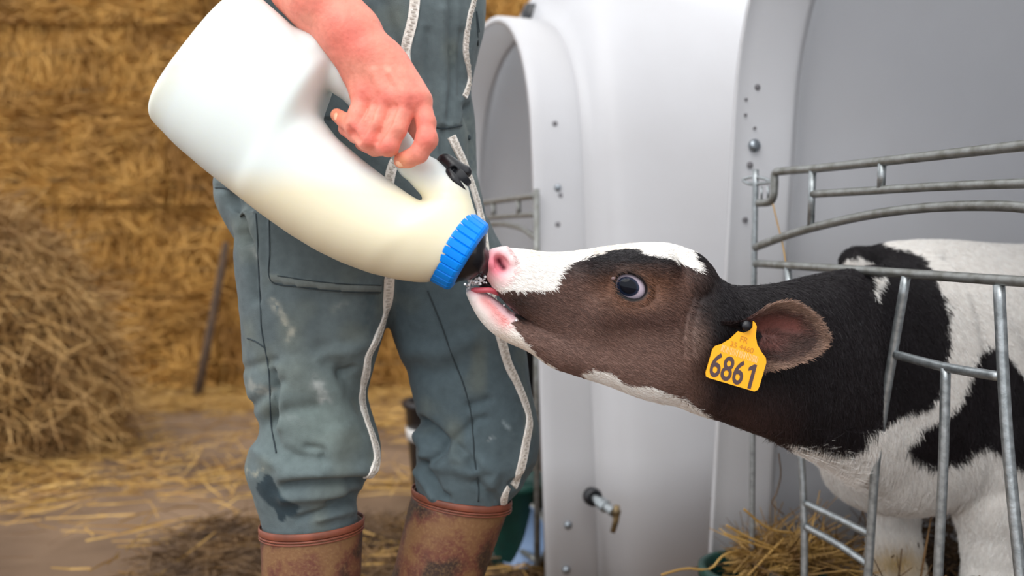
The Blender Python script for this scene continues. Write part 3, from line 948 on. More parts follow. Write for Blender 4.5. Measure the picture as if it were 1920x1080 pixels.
# knuckle pads on the bends
for p in ((688, 263, 0.940), (728, 275, 0.936), (802, 263, 0.940), (665, 238, 0.948)):
    f.ellipsoid(W(*p), (0.0072, 0.0062, 0.0072), 0.012)
# thumb, round the far side of the handle
finger([(742, 140, 0.982), (772, 200, 1.010), (776, 240, 1.030), (748, 250, 1.036), (722, 236, 1.036)], [0.0150, 0.0130, 0.0110, 0.0100, 0.0085], 0.008)
# creases between the bones
for ln in ([(703, 196), (692, 222), (678, 250)], [(742, 200), (728, 232), (708, 266)], [(654, 238), (660, 250), (672, 262)]):
    P_ = [W(x, y, f.hit(x, y, 0.90, 1.0) - 0.0004) for x, y in ln]
    f.chain([p + np.array([0, 0.001, 0]) for p in P_], [0.0020, 0.0034, 0.0034], 0.0035, cut=True)
f.capsule(W(704, 178, 0.934), W(698, 196, 0.936), 0.0030, 0.0030, 0.006, cut=True)
f.capsule(W(744, 184, 0.927), W(738, 202, 0.930), 0.0030, 0.0030, 0.006, cut=True)
f.capsule(W(776, 186, 0.932), W(776, 206, 0.934), 0.0030, 0.0030, 0.006, cut=True)
# upper arm, shoulders, neck and head (all above the frame)
f.chain([W(470, -190, 1.10), W(540, -440, 1.22)], [0.042, 0.05], 0.02)
f.chain([W(540, -440, 1.22), W(690, -470, 1.23), W(840, -440, 1.22)], [0.055, 0.07, 0.055], 0.03)
f.chain([W(690, -470, 1.23), W(695, -570, 1.20)], [0.058, 0.055], 0.02)
f.ellipsoid(W(700, -680, 1.18), (0.078, 0.098, 0.118), 0.02)
f.ellipsoid(W(708, -650, 1.10), (0.050, 0.045, 0.075), 0.02)
f.capsule(W(712, -690, 1.085), W(714, -660, 1.062), 0.008, 0.013, 0.01)
f.ellipsoid(W(592, -680, 1.20), (0.012, 0.020, 0.032), 0.006); f.ellipsoid(W(806, -680, 1.19), (0.012, 0.020, 0.032), 0.006)
V, F = f.mesh()
V = relax(V, F, 2)
px_, py_ = pix(V)
N_ = vnormals(V, F)
base = np.tile(lin((236, 146, 126)), (len(V), 1))
red = lin((222, 96, 88)); pale = lin((234, 158, 136)); ora = lin((226, 146, 106))
def mix(c, t): 
    global base
    base = base * (1 - t[:, None]) + c * t[:, None]
near = V[:, 1] < 1.08
mix(pale, 0.8 * np.clip(noise3(V, 38) * 0.9 + 0.1, 0, 1))
for (x, y, r) in [(683, 176, 20), (722, 184, 18), (761, 190, 22), (788, 186, 18), (800, 262, 19), (727, 276, 18), (689, 264, 17), (664, 238, 13), (655, 70, 40), (795, 225, 16)]:
    mix(red, 0.5 * np.exp(-((px_ - x) ** 2 + (py_ - y) ** 2) / (r * r)) * near)
for (x, y, r) in [(630, 214, 16), (752, 302, 14)]:
    mix(ora, 0.8 * np.exp(-((px_ - x) ** 2 + (py_ - y) ** 2) / (r * r)) * near)
mix(red, 0.35 * np.clip(noise3(V + 5, 60), 0, 1))
skin = mat_attr('skin', rough=0.5, spec=0.35, bump=0.35, bscale=220, sss=0.12, var=0.10, vscale=140)
body = obj('body', V, F, skin, person, col=base)
skin_bvh = bvh_of(V, F)
# nails that show: little finger and index finger
def nail(px, py, ang, w, l):
    p, nn = ray_at(skin_bvh, px, py)
    if p is None: return
    t = np.array([math.cos(ang), 0, -math.sin(ang)]); t -= nn * (t @ nn); t /= np.linalg.norm(t)
    s_ = np.cross(nn, t)
    Vn, Fn = ball(p - nn * 0.0012, (1, 1, 1), 16, 10)
    Vn = (Vn - (p - nn * 0.0012)) 
    Vn = p - nn * 0.0010 + Vn[:, :1] * l * t + Vn[:, 1:2] * w * s_ + Vn[:, 2:] * 0.0022 * nn
    obj('fingernail', Vn, Fn, M['nail'], body)
nail(748, 308, math.radians(10), 0.0036, 0.0052)
nail(629, 218, math.radians(60), 0.0034, 0.0052)
# hair on the head
Vh, Fh = ball(W(700, -700, 1.195), (0.084, 0.100, 0.112), 24, 14)
kz = Vh[:, 2] < W(700, -690, 1.195)[2]
Vh[kz] = W(700, -700, 1.195) + (Vh[kz] - W(700, -700, 1.195)) * np.array([0.93, 0.8, 0.75])
obj('hair', Vh, Fh, mat('brown_hair', (70, 48, 34), 0.7, bump=0.6, bscale=120), body)

# ---- coverall
f = Field(axis_pts((-0.50, -0.42, 0.006), (-0.42, 0.07, 0.0032), (0.07, 0.12, 0.006)),
          axis_pts((1.00, 1.06, 0.005), (1.06, 1.26, 0.0032), (1.26, 1.40, 0.010)),
          axis_pts((0.30, 1.09, 0.0032), (1.09, 1.50, 0.012)))
def zl(rows, d, hy, k, p=2.2, sig=0.010, dd=None):
    """rows: (py, left px, right px)"""
    S, c1, h1, c2, h2 = [], [], [], [], []
    for i, (y, l, r) in enumerate(rows):
        dep = d if dd is None else dd[i]
        S.append(W(0, y, dep)[2]); a, b = W(l, y, dep)[0], W(r, y, dep)[0]
        c1.append((a + b) / 2); h1.append((b - a) / 2); c2.append(dep); h2.append(hy if np.isscalar(hy) else hy[i])
    f.loft('z', S, c1, h1, c2, h2, p, k, sig)
# torso and seat
zl([(-480, 600, 800), (-455, 520, 880), (-380, 490, 900), (-150, 478, 912), (0, 480, 908), (60, 480, 906), (120, 470, 896), (170, 455, 884), (215, 440, 890), (260, 425, 898), (345, 404, 900), (380, 407, 905), (420, 424, 912), (460, 452, 926), (520, 470, 940), (570, 500, 930), (600, 560, 900)],
   1.235, [0.06, 0.09, 0.12, 0.12, 0.115, 0.115, 0.112, 0.11, 0.112, 0.115, 0.12, 0.118, 0.11, 0.10, 0.09, 0.07, 0.03], 0.02, 2.3)
# the leg towards the bales
zl([(400, 440, 720), (450, 446, 728), (500, 447, 734), (524, 449, 732), (560, 452, 730), (597, 456, 727), (636, 461, 714), (663, 464, 703), (713, 466, 690), (747, 474, 681), (775, 486, 690), (797, 492, 701), (820, 488, 709), (847, 466, 713), (874, 459, 708), (902, 468, 690), (930, 479, 671), (958, 487, 672), (985, 495, 672), (1010, 500, 668), (1060, 505, 662)],
   1.185, [0.08, 0.084, 0.086, 0.086, 0.086, 0.086, 0.084, 0.083, 0.081, 0.079, 0.078, 0.078, 0.078, 0.078, 0.076, 0.071, 0.065, 0.061, 0.057, 0.055, 0.052], 0.012, 2.15, 0.0085)
# the leg towards the hutch
zl([(420, 700, 912), (470, 716, 936), (540, 722, 958), (600, 727, 974), (641, 744, 982), (697, 768, 987), (747, 780, 997), (780, 787, 1004), (803, 787, 1007), (824, 784, 1007), (850, 784, 1004), (869, 784, 999), (894, 781, 986), (913, 782, 975), (938, 788, 950), (965, 790, 928), (990, 800, 900)],
   1.235, [0.08, 0.084, 0.086, 0.086, 0.085, 0.083, 0.081, 0.080, 0.080, 0.079, 0.078, 0.077, 0.073, 0.068, 0.062, 0.058, 0.055], 0.012, 2.2, 0.0085)
# sleeves (rolled above the elbow) and the other arm hanging behind
f.chain([W(530, -440, 1.22), W(478, -210, 1.115), W(520, -100, 1.03)], [0.072, 0.060, 0.052], 0.02)
f.chain([W(850, -430, 1.24), W(900, -200, 1.31)], [0.07, 0.055], 0.02)
V, F = f.mesh()
V = relax(V, F, 2)
N_ = vnormals(V, F)
px_, py_ = pix(V)
frontish = np.clip(-N_[:, 1] * 2.2 + 0.25, 0, 1)
legA = (V[:, 1] < 1.235) & (px_ < 742)
disp = 0.0042 * noise3(V * np.array([1, 1, 0.6]), 11) + 0.0030 * noise3(V * np.array([1.0, 1, 0.55]) + 3, 27) + 0.0007 * noise3(V, 70)
def fold(line, amp, wpx, soft=None):
    """a ridge (+) with a furrow below it, along a pixel line, in millimetres"""
    global disp
    d = seg_dist(px_, py_, line)
    disp = disp + 2.0 * amp * 0.001 * np.exp(-(d / wpx) ** 2) * frontish
# bunching above the far boot
for ln, a, w in [([(535, 912), (590, 903), (650, 901), (695, 902)], -6, 8), ([(530, 895), (590, 886), (650, 884), (700, 880)], 4, 14), ([(530, 935), (590, 930), (640, 922)], 4, 12),
                 ([(616, 942), (650, 933), (676, 928)], -5, 6), ([(560, 975), (610, 958), (650, 942), (678, 934)], -4, 6), ([(600, 972), (650, 960), (675, 955)], 3, 9),
                 ([(480, 845), (510, 870), (540, 880), (600, 880)], 3, 14), ([(505, 800), (520, 840), (555, 860), (600, 862)], -3, 12), ([(575, 838), (606, 842), (606, 860)], -3, 6),
                 ([(500, 790), (540, 770), (590, 765)], -3, 14), ([(510, 700), (515, 740), (505, 790)], -5, 9), ([(525, 690), (530, 745), (520, 800)], 3, 12),
                 ([(640, 706), (655, 698), (662, 690)], -3, 6), ([(600, 660), (640, 690), (680, 720)], -3, 16), ([(690, 640), (650, 660), (600, 668)], 2.5, 14), ([(645, 700), (660, 740), (680, 760)], -4, 14),
                 ([(560, 700), (620, 740), (640, 800), (620, 840)], 3, 26), ([(470, 760), (500, 735), (530, 715)], -3, 10), ([(463, 690), (490, 680), (515, 676)], -2.5, 8),
                 ([(452, 440), (470, 460), (478, 500), (482, 560)], -4, 9), ([(405, 352), (440, 365), (470, 400)], -2, 7), ([(430, 370), (452, 420), (458, 450)], -6, 9)]:
    m_ = disp.copy(); fold(ln, a, w); disp = np.where(legA, disp, m_)
# the other leg: swirl of cloth at the knee
for ln, a, w in [([(790, 790), (815, 810), (832, 826), (834, 848), (815, 862), (800, 866)], -8, 9), ([(800, 868), (806, 895), (822, 925), (836, 935)], -6, 8), ([(804, 862), (835, 852), (868, 858)], 5, 12),
                 ([(850, 828), (866, 812), (882, 800)], -3, 9), ([(858, 840), (876, 856), (890, 872)], -4, 8), ([(812, 872), (850, 876), (880, 884)], 4, 14), ([(786, 815), (800, 840), (800, 870)], 5, 10),
                 ([(784, 885), (800, 905), (815, 930)], 4, 8), ([(905, 870), (930, 885), (920, 910)], 4, 14), ([(880, 760), (905, 755), (915, 750)], -2.5, 8), ([(885, 790), (910, 785)], -2.5, 7),
                 ([(770, 690), (810, 700), (850, 690)], -2.5, 16), ([(770, 660), (830, 660), (880, 640)], 2.5, 18), ([(960, 910), (985, 895), (1000, 880)], -4, 7), ([(895, 905), (920, 925), (930, 940)], -3, 9)]:
    m_ = disp.copy(); fold(ln, a, w); disp = np.where(legA, m_, disp)
# torso: vertical pull lines, the jacket hem over the trousers
for ln, a, w in [([(842, 0), (846, 120), (838, 225)], -2.5, 7), ([(825, 20), (830, 140), (826, 230)], 2, 9), ([(862, 60), (858, 180)], -2, 6), ([(800, 60), (806, 160), (812, 235)], -2, 8), ([(720, 0), (735, 60), (750, 100)], -3, 12),
                 ([(870, 200), (888, 250), (890, 320)], -3, 8), ([(830, 245), (828, 290)], -2, 5)]:
    fold(ln, a, w)
hem = in_poly(px_, py_, [(600, -60), (925, -60), (925, 170), (868, 200), (862, 236), (832, 241), (806, 233), (600, 220)])
disp += np.where(hem & (V[:, 1] < 1.2), 0.0035, 0)
# patch pocket on the thigh
pk = in_poly(px_, py_, [(503, 380), (507, 526), (560, 537), (640, 546), (714, 548), (726, 500), (726, 380)]) & legA
disp += np.where(pk, 0.0030, 0) * frontish
band_ = in_poly(px_, py_, [(507, 512), (507, 526), (560, 537), (640, 546), (714, 548), (714, 535), (640, 533), (560, 524), (520, 515)]) & legA
disp += np.where(band_, 0.0014, 0) * frontish
V = V + N_ * disp[:, None]
V = relax(V, F, 1, 0.35)
# cloth colour: faded knees, pale dried smears, dark wet patch
col = np.tile(lin((91, 102, 105)), (len(V), 1))
def cmix(c, t):
    global col
    t = np.clip(t, 0, 1); col = col * (1 - t[:, None]) + lin(c) * t[:, None]
cmix((112, 125, 126), 0.7 * np.clip(noise3(V, 7) + 0.2, 0, 1))
cmix((76, 89, 95), 0.7 * np.clip(noise3(V + 8, 9), 0, 1))
cmix((70, 87, 96), np.where(~legA & (V[:, 1] > 1.1) & (px_ > 720) & (py_ > 480), 0.55, 0.0))  # leg towards the hutch darker: shade below the bottle painted into the cloth
cmix((120, 134, 128), 0.55 * np.exp(-(((px_ - 600) / 110) ** 2 + ((py_ - 790) / 90) ** 2)) * legA)
cmix((112, 118, 108), 0.5 * np.clip(noise3(V + 21, 30) * 1.5 - 0.35, 0, 1))
jag = noise3(V, 160) * 5 + noise3(V + 4, 60) * 8
def smear(line, w, c, s=0.8):
    d = seg_dist(px_ + jag, py_ + jag, line)
    cmix(c, s * np.exp(-(d / w) ** 2) * np.clip(0.65 + 0.8 * noise3(V + 2, 190), 0, 1) * (V[:, 1] < 1.25))
smear([(516, 568), (524, 585), (532, 602)], 7, (160, 160, 148)); smear([(547, 615), (544, 640)], 5, (160, 160, 148)); smear([(630, 582), (652, 574)], 9, (140, 148, 144), 0.5)
smear([(592, 718), (602, 742)], 10, (190, 194, 192), 0.7); smear([(470, 722), (500, 738)], 8, (160, 160, 152), 0.7); smear([(465, 890), (490, 880)], 4, (170, 168, 150))
smear([(530, 782), (570, 792)], 8, (130, 140, 138), 0.5); smear([(462, 412), (470, 380)], 6, (140, 148, 146), 0.5); smear([(468, 465), (474, 478)], 4, (170, 172, 168), 0.6)
smear([(945, 795), (955, 805)], 4, (150, 165, 170), 0.6); smear([(920, 830), (926, 822)], 3, (170, 180, 184), 0.6); smear([(900, 590), (940, 570)], 16, (96, 102, 98), 0.5)
wet = np.minimum(seg_dist(px_ + jag * 0.7, py_ + jag * 0.7, [(496, 918), (512, 938), (534, 950), (546, 958)]) / 19, seg_dist(px_ + jag * 0.7, py_ + jag * 0.7, [(500, 905), (516, 940), (528, 972)]) / 13)
cmix((40, 55, 63), np.clip((1.05 - wet) * 4, 0, 0.92) * (V[:, 1] < 1.25))
smear([(880, 230), (895, 280), (895, 350)], 16, (118, 128, 124), 0.6); smear([(846, 95), (842, 120)], 8, (72, 84, 84), 0.8); smear([(700, 560), (690, 610)], 12, (70, 88, 94), 0.5)
cmix((138, 142, 134), np.where(band_, 0.35, 0)); 
cloth = mat_attr('coverall_cloth', rough=0.85, spec=0.15, bump=0.35, bscale=900, var=0.13, vscale=90, sheen=0.08)
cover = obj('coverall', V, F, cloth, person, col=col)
cb = bvh_of(V, F)

def zip_(pts, d0, half=0.0068, n=None):
    L = np.array(pts, float)
    ln = int(np.sum(np.hypot(*np.diff(L, axis=0).T)) / 5) + 4
    P, N = on_surface(cb, pts, ln, d0)
    mb = MB(); mb.add(*ribbon(P, N, half, 0.0022, 0.004))
    z = mb.build('zip', M['zip'], cover, smooth=False)
    T = np.gradient(P, axis=0); T /= np.linalg.norm(T, axis=1)[:, None] + 1e-9
    mb = MB()
    s_ = np.concatenate([[0], np.cumsum(np.linalg.norm(np.diff(P, axis=0), axis=1))])
    for i, q in enumerate(np.arange(0.002, s_[-1], 0.0042)):
        c = np.array([np.interp(q, s_, P[:, a]) for a in range(3)]); nn = np.array([np.interp(q, s_, N[:, a]) for a in range(3)]); t = np.array([np.interp(q, s_, T[:, a]) for a in range(3)])
        s2 = np.cross(t, nn); s2 /= np.linalg.norm(s2) + 1e-9
        R = np.stack([t, s2, nn], 1)
        mb.add(*box(c + nn * 0.0024 + s2 * (0.0010 if i % 2 else -0.0010), (0.0012, 0.0024, 0.0009), R))
    mb.build('zip_teeth', M['zip_tooth'], cover, smooth=False, kind='stuff')
zip_([(780, -60), (778, 0), (773, 40), (763, 80), (760, 108), (767, 135), (776, 160), (776, 200), (768, 240), (752, 280), (735, 315), (728, 350)], 1.12)
zip_([(729, 500), (730, 524), (727, 560), (719, 600), (704, 640), (690, 668), (686, 700), (678, 740), (684, 778), (697, 815), (706, 848), (704, 874), (690, 897)], 1.13, 0.0072)
zip_([(890, -50), (888, 0), (880, 30), (874, 70), (873, 100), (878, 130), (879, 155), (871, 182)], 1.14, 0.0040)
zip_([(846, 256), (857, 280), (869, 305), (884, 345), (900, 400), (907, 450), (915, 520), (930, 600), (942, 645), (952, 682), (968, 716), (984, 755), (992, 790), (986, 828), (981, 858), (973, 888), (962, 912)], 1.16, 0.0070)
zip_([(952, 914), (946, 928), (944, 945)], 1.17, 0.0055)
def seam(pts, d0=1.14, r=0.0010, name='seam'):
    L = np.array(pts, float); ln = int(np.sum(np.hypot(*np.diff(L, axis=0).T)) / 7) + 4
    P, N = on_surface(cb, pts, ln, d0)
    V_, F_ = tube(P + N * 0.0004, r, 6); obj(name, V_, F_, M['seam'], cover)
seam([(480, 400), (483, 440), (486, 520), (489, 580), (491, 620), (502, 680), (506, 730), (508, 790), (518, 850)])
seam([(505, 400), (506, 470), (508, 526), (560, 537), (640, 546), (714, 548)], r=0.0010)
seam([(464, 634), (480, 640), (497, 652)], r=0.0010)
seam([(520, 517), (580, 526), (650, 533), (715, 535)], r=0.0008)
seam([(802, 545), (828, 610), (848, 668), (866, 712), (880, 760), (886, 800), (890, 860), (897, 910), (897, 940)], 1.17)
seam([(806, 233), (820, 239), (832, 241), (850, 238), (866, 235)], 1.13, 0.0011)
seam([(898, 60), (893, 20), (896, 85)], 1.18, 0.0010)
seam([(404, 352), (420, 352), (440, 358)], 1.2, 0.0010)
p, nn = ray_at(cb, 879, 258)
if p is not None:
    Vb, Fb = lathe(p, nn, [(0, 0), (0, 0.0035), (0.0015, 0.0035), (0.002, 0.002), (0.002, 0)], 12); obj('snap_button', Vb, Fb, M['seam'], cover)

# ---- boots
bm, bt, bb = new_mat('boot_rubber')
tc = bt.nodes.new('ShaderNodeTexCoord')
n1 = bt.nodes.new('ShaderNodeTexNoise'); n1.inputs['Scale'].default_value = 15; n1.inputs['Detail'].default_value = 4
n2 = bt.nodes.new('ShaderNodeTexNoise'); n2.inputs['Scale'].default_value = 240; n2.inputs['Detail'].default_value = 6; n2.inputs['Roughness'].default_value = 0.7
r1 = bt.nodes.new('ShaderNodeValToRGB'); r1.color_ramp.elements[0].position = 0.42; r1.color_ramp.elements[0].color = (*lin((58, 42, 36)), 1)
r1.color_ramp.elements[1].position = 0.58; r1.color_ramp.elements[1].color = (*lin((128, 92, 62)), 1)
e = r1.color_ramp.elements.new(0.5); e.color = (*lin((106, 62, 50)), 1)
r2 = bt.nodes.new('ShaderNodeValToRGB'); r2.color_ramp.elements[0].position = 0.48; r2.color_ramp.elements[0].color = (0, 0, 0, 1); r2.color_ramp.elements[1].position = 0.66; r2.color_ramp.elements[1].color = (0.38, 0.38, 0.38, 1)
mx = bt.nodes.new('ShaderNodeMix'); mx.data_type = 'RGBA'
mx.inputs[7].default_value = (*lin((156, 124, 84)), 1)
bt.links.new(tc.outputs['Object'], n1.inputs['Vector']); bt.links.new(tc.outputs['Object'], n2.inputs['Vector'])
bt.links.new(n1.outputs[0], r1.inputs[0]); bt.links.new(n2.outputs[0], r2.inputs[0]); bt.links.new(r2.outputs[0], mx.inputs[0]); bt.links.new(r1.outputs[0], mx.inputs[6])
bt.links.new(mx.outputs[2], bb.inputs['Base Color']); bb.inputs['Roughness'].default_value = 0.5
bmp = bt.nodes.new('ShaderNodeBump'); bmp.inputs['Strength'].default_value = 0.4; bmp.inputs['Distance'].default_value = 0.002
bt.links.new(n2.outputs[0], bmp.inputs['Height']); bt.links.new(bmp.outputs[0], bb.inputs['Normal'])

def boot(top, low, ankle, toe, r_top, r_low, tilt, label):
    """shaft rings from the rim down, then a foot with a sole"""
    top, low, ankle, toe = (np.asarray(v, float) for v in (top, low, ankle, toe))
    n = 40; a = np.linspace(0, 2 * np.pi, n, endpoint=False)
    root = empty('boot', (ankle[0], ankle[1], 0.0)); root.parent = person; root.matrix_parent_inverse = world_mat(person).inverted()
    root['label'] = label
    path = smoothline(np.array([top, top * .5 + low * .5, low, ankle]), 22)
    rs = np.interp(np.linspace(0, 1, 22), [0, 0.5, 0.8, 1.0], [r_top, (r_top + r_low) / 2, r_low, r_low * 0.96])
    rows = []
    for i, (c, r) in enumerate(zip(path, rs)):
        w = max(0, 1 - i / 7)
        rows.append(c + np.stack([r * np.cos(a), r * 0.95 * np.sin(a), tilt * np.cos(a) * w], 1))
    rows = np.array(rows)
    # inside of the shaft
    inner = [rows[k] - (rows[k] - path[k]) * 0.05 * np.array([1, 1, 0]) for k in (9, 6, 3, 0)]
    allr = inner + list(rows)
    # foot
    d = toe - ankle; d[2] = 0; L = np.linalg.norm(d); d /= L; s_ = np.array([-d[1], d[0], 0])
    V = np.concatenate(allr); F = []
    for i in range(len(allr) - 1):
        for j in range(n):
            k = (j + 1) % n; F.append((i * n + j, i * n + k, (i + 1) * n + k, (i + 1) * n + j))
    mb = MB(); mb.add(V, F)
    Vf = []; m = 24
    prof = [(-0.075, 0.02, 0.05), (-0.068, 0.034, 0.075), (-0.045, 0.041, 0.10), (-0.01, 0.043, 0.125), (0.03, 0.042, 0.115), (0.07, 0.043, 0.088), (0.11, 0.048, 0.068), (0.15, 0.048, 0.058), (0.185, 0.040, 0.050), (0.205, 0.025, 0.040), (0.212, 0.006, 0.03)]
    b = np.linspace(0, 2 * np.pi, m, endpoint=False)
    for (t_, hw, hh) in prof:
        c = np.array([ankle[0], ankle[1], 0.0]) + d * t_
        zz = np.where(np.sin(b) > 0, 0.022 + (hh - 0.022) * np.sin(b), 0.022 + 0.012 * np.sin(b))
        Vf.append(c + s_ * (hw * np.cos(b))[:, None] + ZZ * zz[:, None])
    Ff = [(i * m + j, i * m + (j + 1) % m, (i + 1) * m + (j + 1) % m, (i + 1) * m + j) for i in range(len(prof) - 1) for j in range(m)]
    Ff += [tuple(range(m))[::-1], tuple((len(prof) - 1) * m + j for j in range(m))]
    mb.add(np.concatenate(Vf), Ff)
    mb.build('boot_shaft', bm, root)
    Vs = []; 
    for (t_, hw, hh) in prof:
        c = np.array([ankle[0], ankle[1], 0.0]) + d * t_
        for (x, z) in ((-1.06, 0.0), (-1.06, 0.022), (1.06, 0.022), (1.06, 0.0)): Vs.append(c + s_ * (hw * x) + ZZ * z)
    Fs = [(i * 4 + j, i * 4 + (j + 1) % 4, (i + 1) * 4 + (j + 1) % 4, (i + 1) * 4 + j) for i in range(len(prof) - 1) for j in range(4)] + [(3, 2, 1, 0), tuple((len(prof) - 1) * 4 + j for j in range(4))]
    obj('sole', np.array(Vs), Fs, M['black_rubber'], root)
    # rim: two raised bands
    mb = MB()
    for dz, rr in ((0.0, 0.0016), (-0.0065, 0.0010), (-0.0100, 0.0008)):
        ring = top + np.stack([(r_top + 0.0008) * np.cos(a), (r_top + 0.0008) * 0.95 * np.sin(a), tilt * np.cos(a) + dz], 1)
        m2 = 8; c_ = np.linspace(0, 2 * np.pi, m2, endpoint=False); Vr = []
        for j in range(n):
            o_ = (ring[j] - top) * np.array([1, 1, 0]); o_ /= np.linalg.norm(o_)
            Vr.append(ring[j] + rr * (np.cos(c_)[:, None] * o_ * (1.0 if dz else 0.8) + np.sin(c_)[:, None] * ZZ * (3.0 if dz == 0 else 1.4)))
        mb.add(np.concatenate(Vr), [(j * m2 + k, j * m2 + (k + 1) % m2, ((j + 1) % n) * m2 + (k + 1) % m2, ((j + 1) % n) * m2 + k) for j in range(n) for k in range(m2)])
    mb.build('boot_rim', M['boot_rim'], root)
    return root, rows, path
A_top = W(585, 983, 1.185); A_low = np.array([W(583, 1080, 1.185)[0], 1.19, 0.20])
boot(A_top, A_low, (A_low[0], 1.20, 0.075), (A_low[0] - 0.05, 1.0, 0), 95 / FPX * 1.185, 0.058, 0.004, 'brown rubber boot standing upright')
B_top = W(866, 930, 1.235); dl = W(822, 1080, 1.235) - B_top
B_low = B_top + dl * 1.75; B_low[1] = 1.25
boot(B_top, B_low, (B_low[0] - 0.005, 1.26, 0.075), (B_low[0] + 0.02, 1.05, 0), 92 / FPX * 1.235, 0.060, -0.010, 'brown rubber boot leaning to one side')

# ------------------------------------------------------------------ milk bottle
DB = 0.990
bottle = empty('milk_bottle', W(560, 280, DB))
tag(bottle, 'large white calf feeding bottle with a blue cap held in the bare hand', 'bottle')
BS = DB / FPX
f = Field(axis_pts((W(272, 0, DB)[0], W(905, 0, DB)[0], 0.0022)), axis_pts((0.89, 1.08, 0.0022)), axis_pts((W(0, 545, DB)[2], W(0, -25, DB)[2], 0.0022)))
# the body: sections across the bottle's axis, traced from its lower and upper edges
up_a = [-20, 0, 94, 164, 196, 212, 222, 236, 287, 352, 415, 461, 492, 506, 522, 545, 560, 577, 600]
up_b = [-151, -150, -145, -139, -136, -119, -68, -43, -30, -27, -27, -29, -33, -56, -80, -84, -82, -76, -70]
lo_a = [-20, 0, 72, 137, 201, 269, 332, 389, 439, 492, 539, 577, 600]
lo_b = [152, 154, 165, 168, 169, 169, 166.5, 160, 149.5, 133, 112, 90, 70]
Xg, Zg = f.ax[0][:, None], f.ax[2][None, :]
pxg = 960 + FPX * Xg / DB; pyg = 540 - FPX * (Zg - HC) / DB
ga = (pxg - 385) * .79 + (pyg - 105) * .613; gb = -(pxg - 385) * .613 + (pyg - 105) * .79
ta = np.linspace(-20, 600, 621)
def soft(v, s_):
    k_ = np.exp(-0.5 * (np.arange(-24, 25) / s_) ** 2); k_ /= k_.sum()
    return np.convolve(np.pad(v, 24, mode='edge'), k_, 'valid')
upv = soft(np.interp(ta, up_a, up_b), 7); lov = soft(np.interp(ta, lo_a, lo_b), 7)
Tv = soft(np.interp(ta, [-20, 0, 120, 230, 330, 450, 540, 577, 600], [0.064, 0.066, 0.069, 0.067, 0.062, 0.056, 0.050, 0.045, 0.042]), 12)
pv = np.interp(ta, [0, 150, 350, 600], [2.9, 2.6, 2.2, 2.0])
ub, lb, T, pw = (np.interp(ga, ta, v) for v in (upv, lov, Tv, pv))
hw = (lb - ub) / 2 * BS; sb = (gb - (lb + ub) / 2) * BS
dy = np.abs(f.ax[1] - DB)[None, :, None]
e = (np.abs(sb / hw)[:, None, :] ** pw[:, None, :] + (dy / T[:, None, :]) ** pw[:, None, :]) ** (1 / pw[:, None, :])
g = (e - 1) * np.minimum(hw, T)[:, None, :]
g = -smin(-g, ((ga + 1) * BS)[:, None, :] * np.ones_like(dy), 0.010)
g = np.maximum(g, ((ga - 592) * BS)[:, None, :])
f.F = np.minimum(f.F, g.astype(np.float32))
# the handle
hp = [(600, 104, DB), (647, 140, DB), (681, 178, DB), (718, 228, DB), (774, 307, DB), (806, 332, DB), (838, 362, DB), (846, 395, DB)]
f.chain([W(*p) for p in hp[:3]], [0.032, 0.0215, 0.0175], 0.013)
f.chain([W(*p) for p in hp[2:]], [0.0180, 0.0165, 0.0160, 0.0185, 0.0225, 0.024], 0.009)
V, F = f.mesh(); V = relax(V, F, 4)
bmat, t, b = new_mat('milky_plastic')
tc = t.nodes.new('ShaderNodeTexCoord'); geo = t.nodes.new('ShaderNodeNewGeometry')
sx = t.nodes.new('ShaderNodeSeparateXYZ'); t.links.new(tc.outputs['Object'], sx.inputs[0])
ns = t.nodes.new('ShaderNodeTexNoise'); ns.inputs['Scale'].default_value = 9; t.links.new(tc.outputs['Object'], ns.inputs['Vector'])
ad = t.nodes.new('ShaderNodeMath'); ad.operation = 'MULTIPLY_ADD'; ad.inputs[1].default_value = 0.030; t.links.new(ns.outputs[0], ad.inputs[0]); t.links.new(sx.outputs['Z'], ad.inputs[2])
oz = (V[:, 2].min() + V[:, 2].max()) / 2
lev = W(0, 350, DB)[2] - oz
mr = t.nodes.new('ShaderNodeMapRange'); mr.inputs['From Min'].default_value = lev + 0.0; mr.inputs['From Max'].default_value = lev + 0.03
t.links.new(ad.outputs[0], mr.inputs[0])
rp = t.nodes.new('ShaderNodeValToRGB')
rp.color_ramp.elements[0].color = (*lin((243, 235, 206)), 1); rp.color_ramp.elements[1].color = (*lin((226, 234, 231)), 1)
t.links.new(mr.outputs[0], rp.inputs[0]); # dried milk film along the edge of the base
vd = t.nodes.new('ShaderNodeVectorMath'); vd.operation = 'DOT_PRODUCT'; vd.inputs[1].default_value = (0.79, 0.0, -0.613); t.links.new(tc.outputs['Object'], vd.inputs[0])
bo = (V.min(0) + V.max(0)) / 2; e0 = float((W(385, 105, DB) - bo) @ np.array([0.79, 0, -0.613]))
m2 = t.nodes.new('ShaderNodeMapRange'); m2.inputs['From Min'].default_value = e0 - 0.004; m2.inputs['From Max'].default_value = e0 + 0.030; m2.inputs['To Min'].default_value = 0.75; m2.inputs['To Max'].default_value = 0.0
t.links.new(vd.outputs['Value'], m2.inputs[0])
n3 = t.nodes.new('ShaderNodeTexNoise'); n3.inputs['Scale'].default_value = 45; n3.inputs['Detail'].default_value = 5; t.links.new(tc.outputs['Object'], n3.inputs['Vector'])
mu = t.nodes.new('ShaderNodeMath'); mu.operation = 'MULTIPLY'; t.links.new(m2.outputs[0], mu.inputs[0]); t.links.new(n3.outputs[0], mu.inputs[1])
mc = t.nodes.new('ShaderNodeMix'); mc.data_type = 'RGBA'; mc.inputs[7].default_value = (*lin((222, 208, 160)), 1)
t.links.new(mu.outputs[0], mc.inputs[0]); t.links.new(rp.outputs[0], mc.inputs[6]); t.links.new(mc.outputs[2], b.inputs['Base Color'])
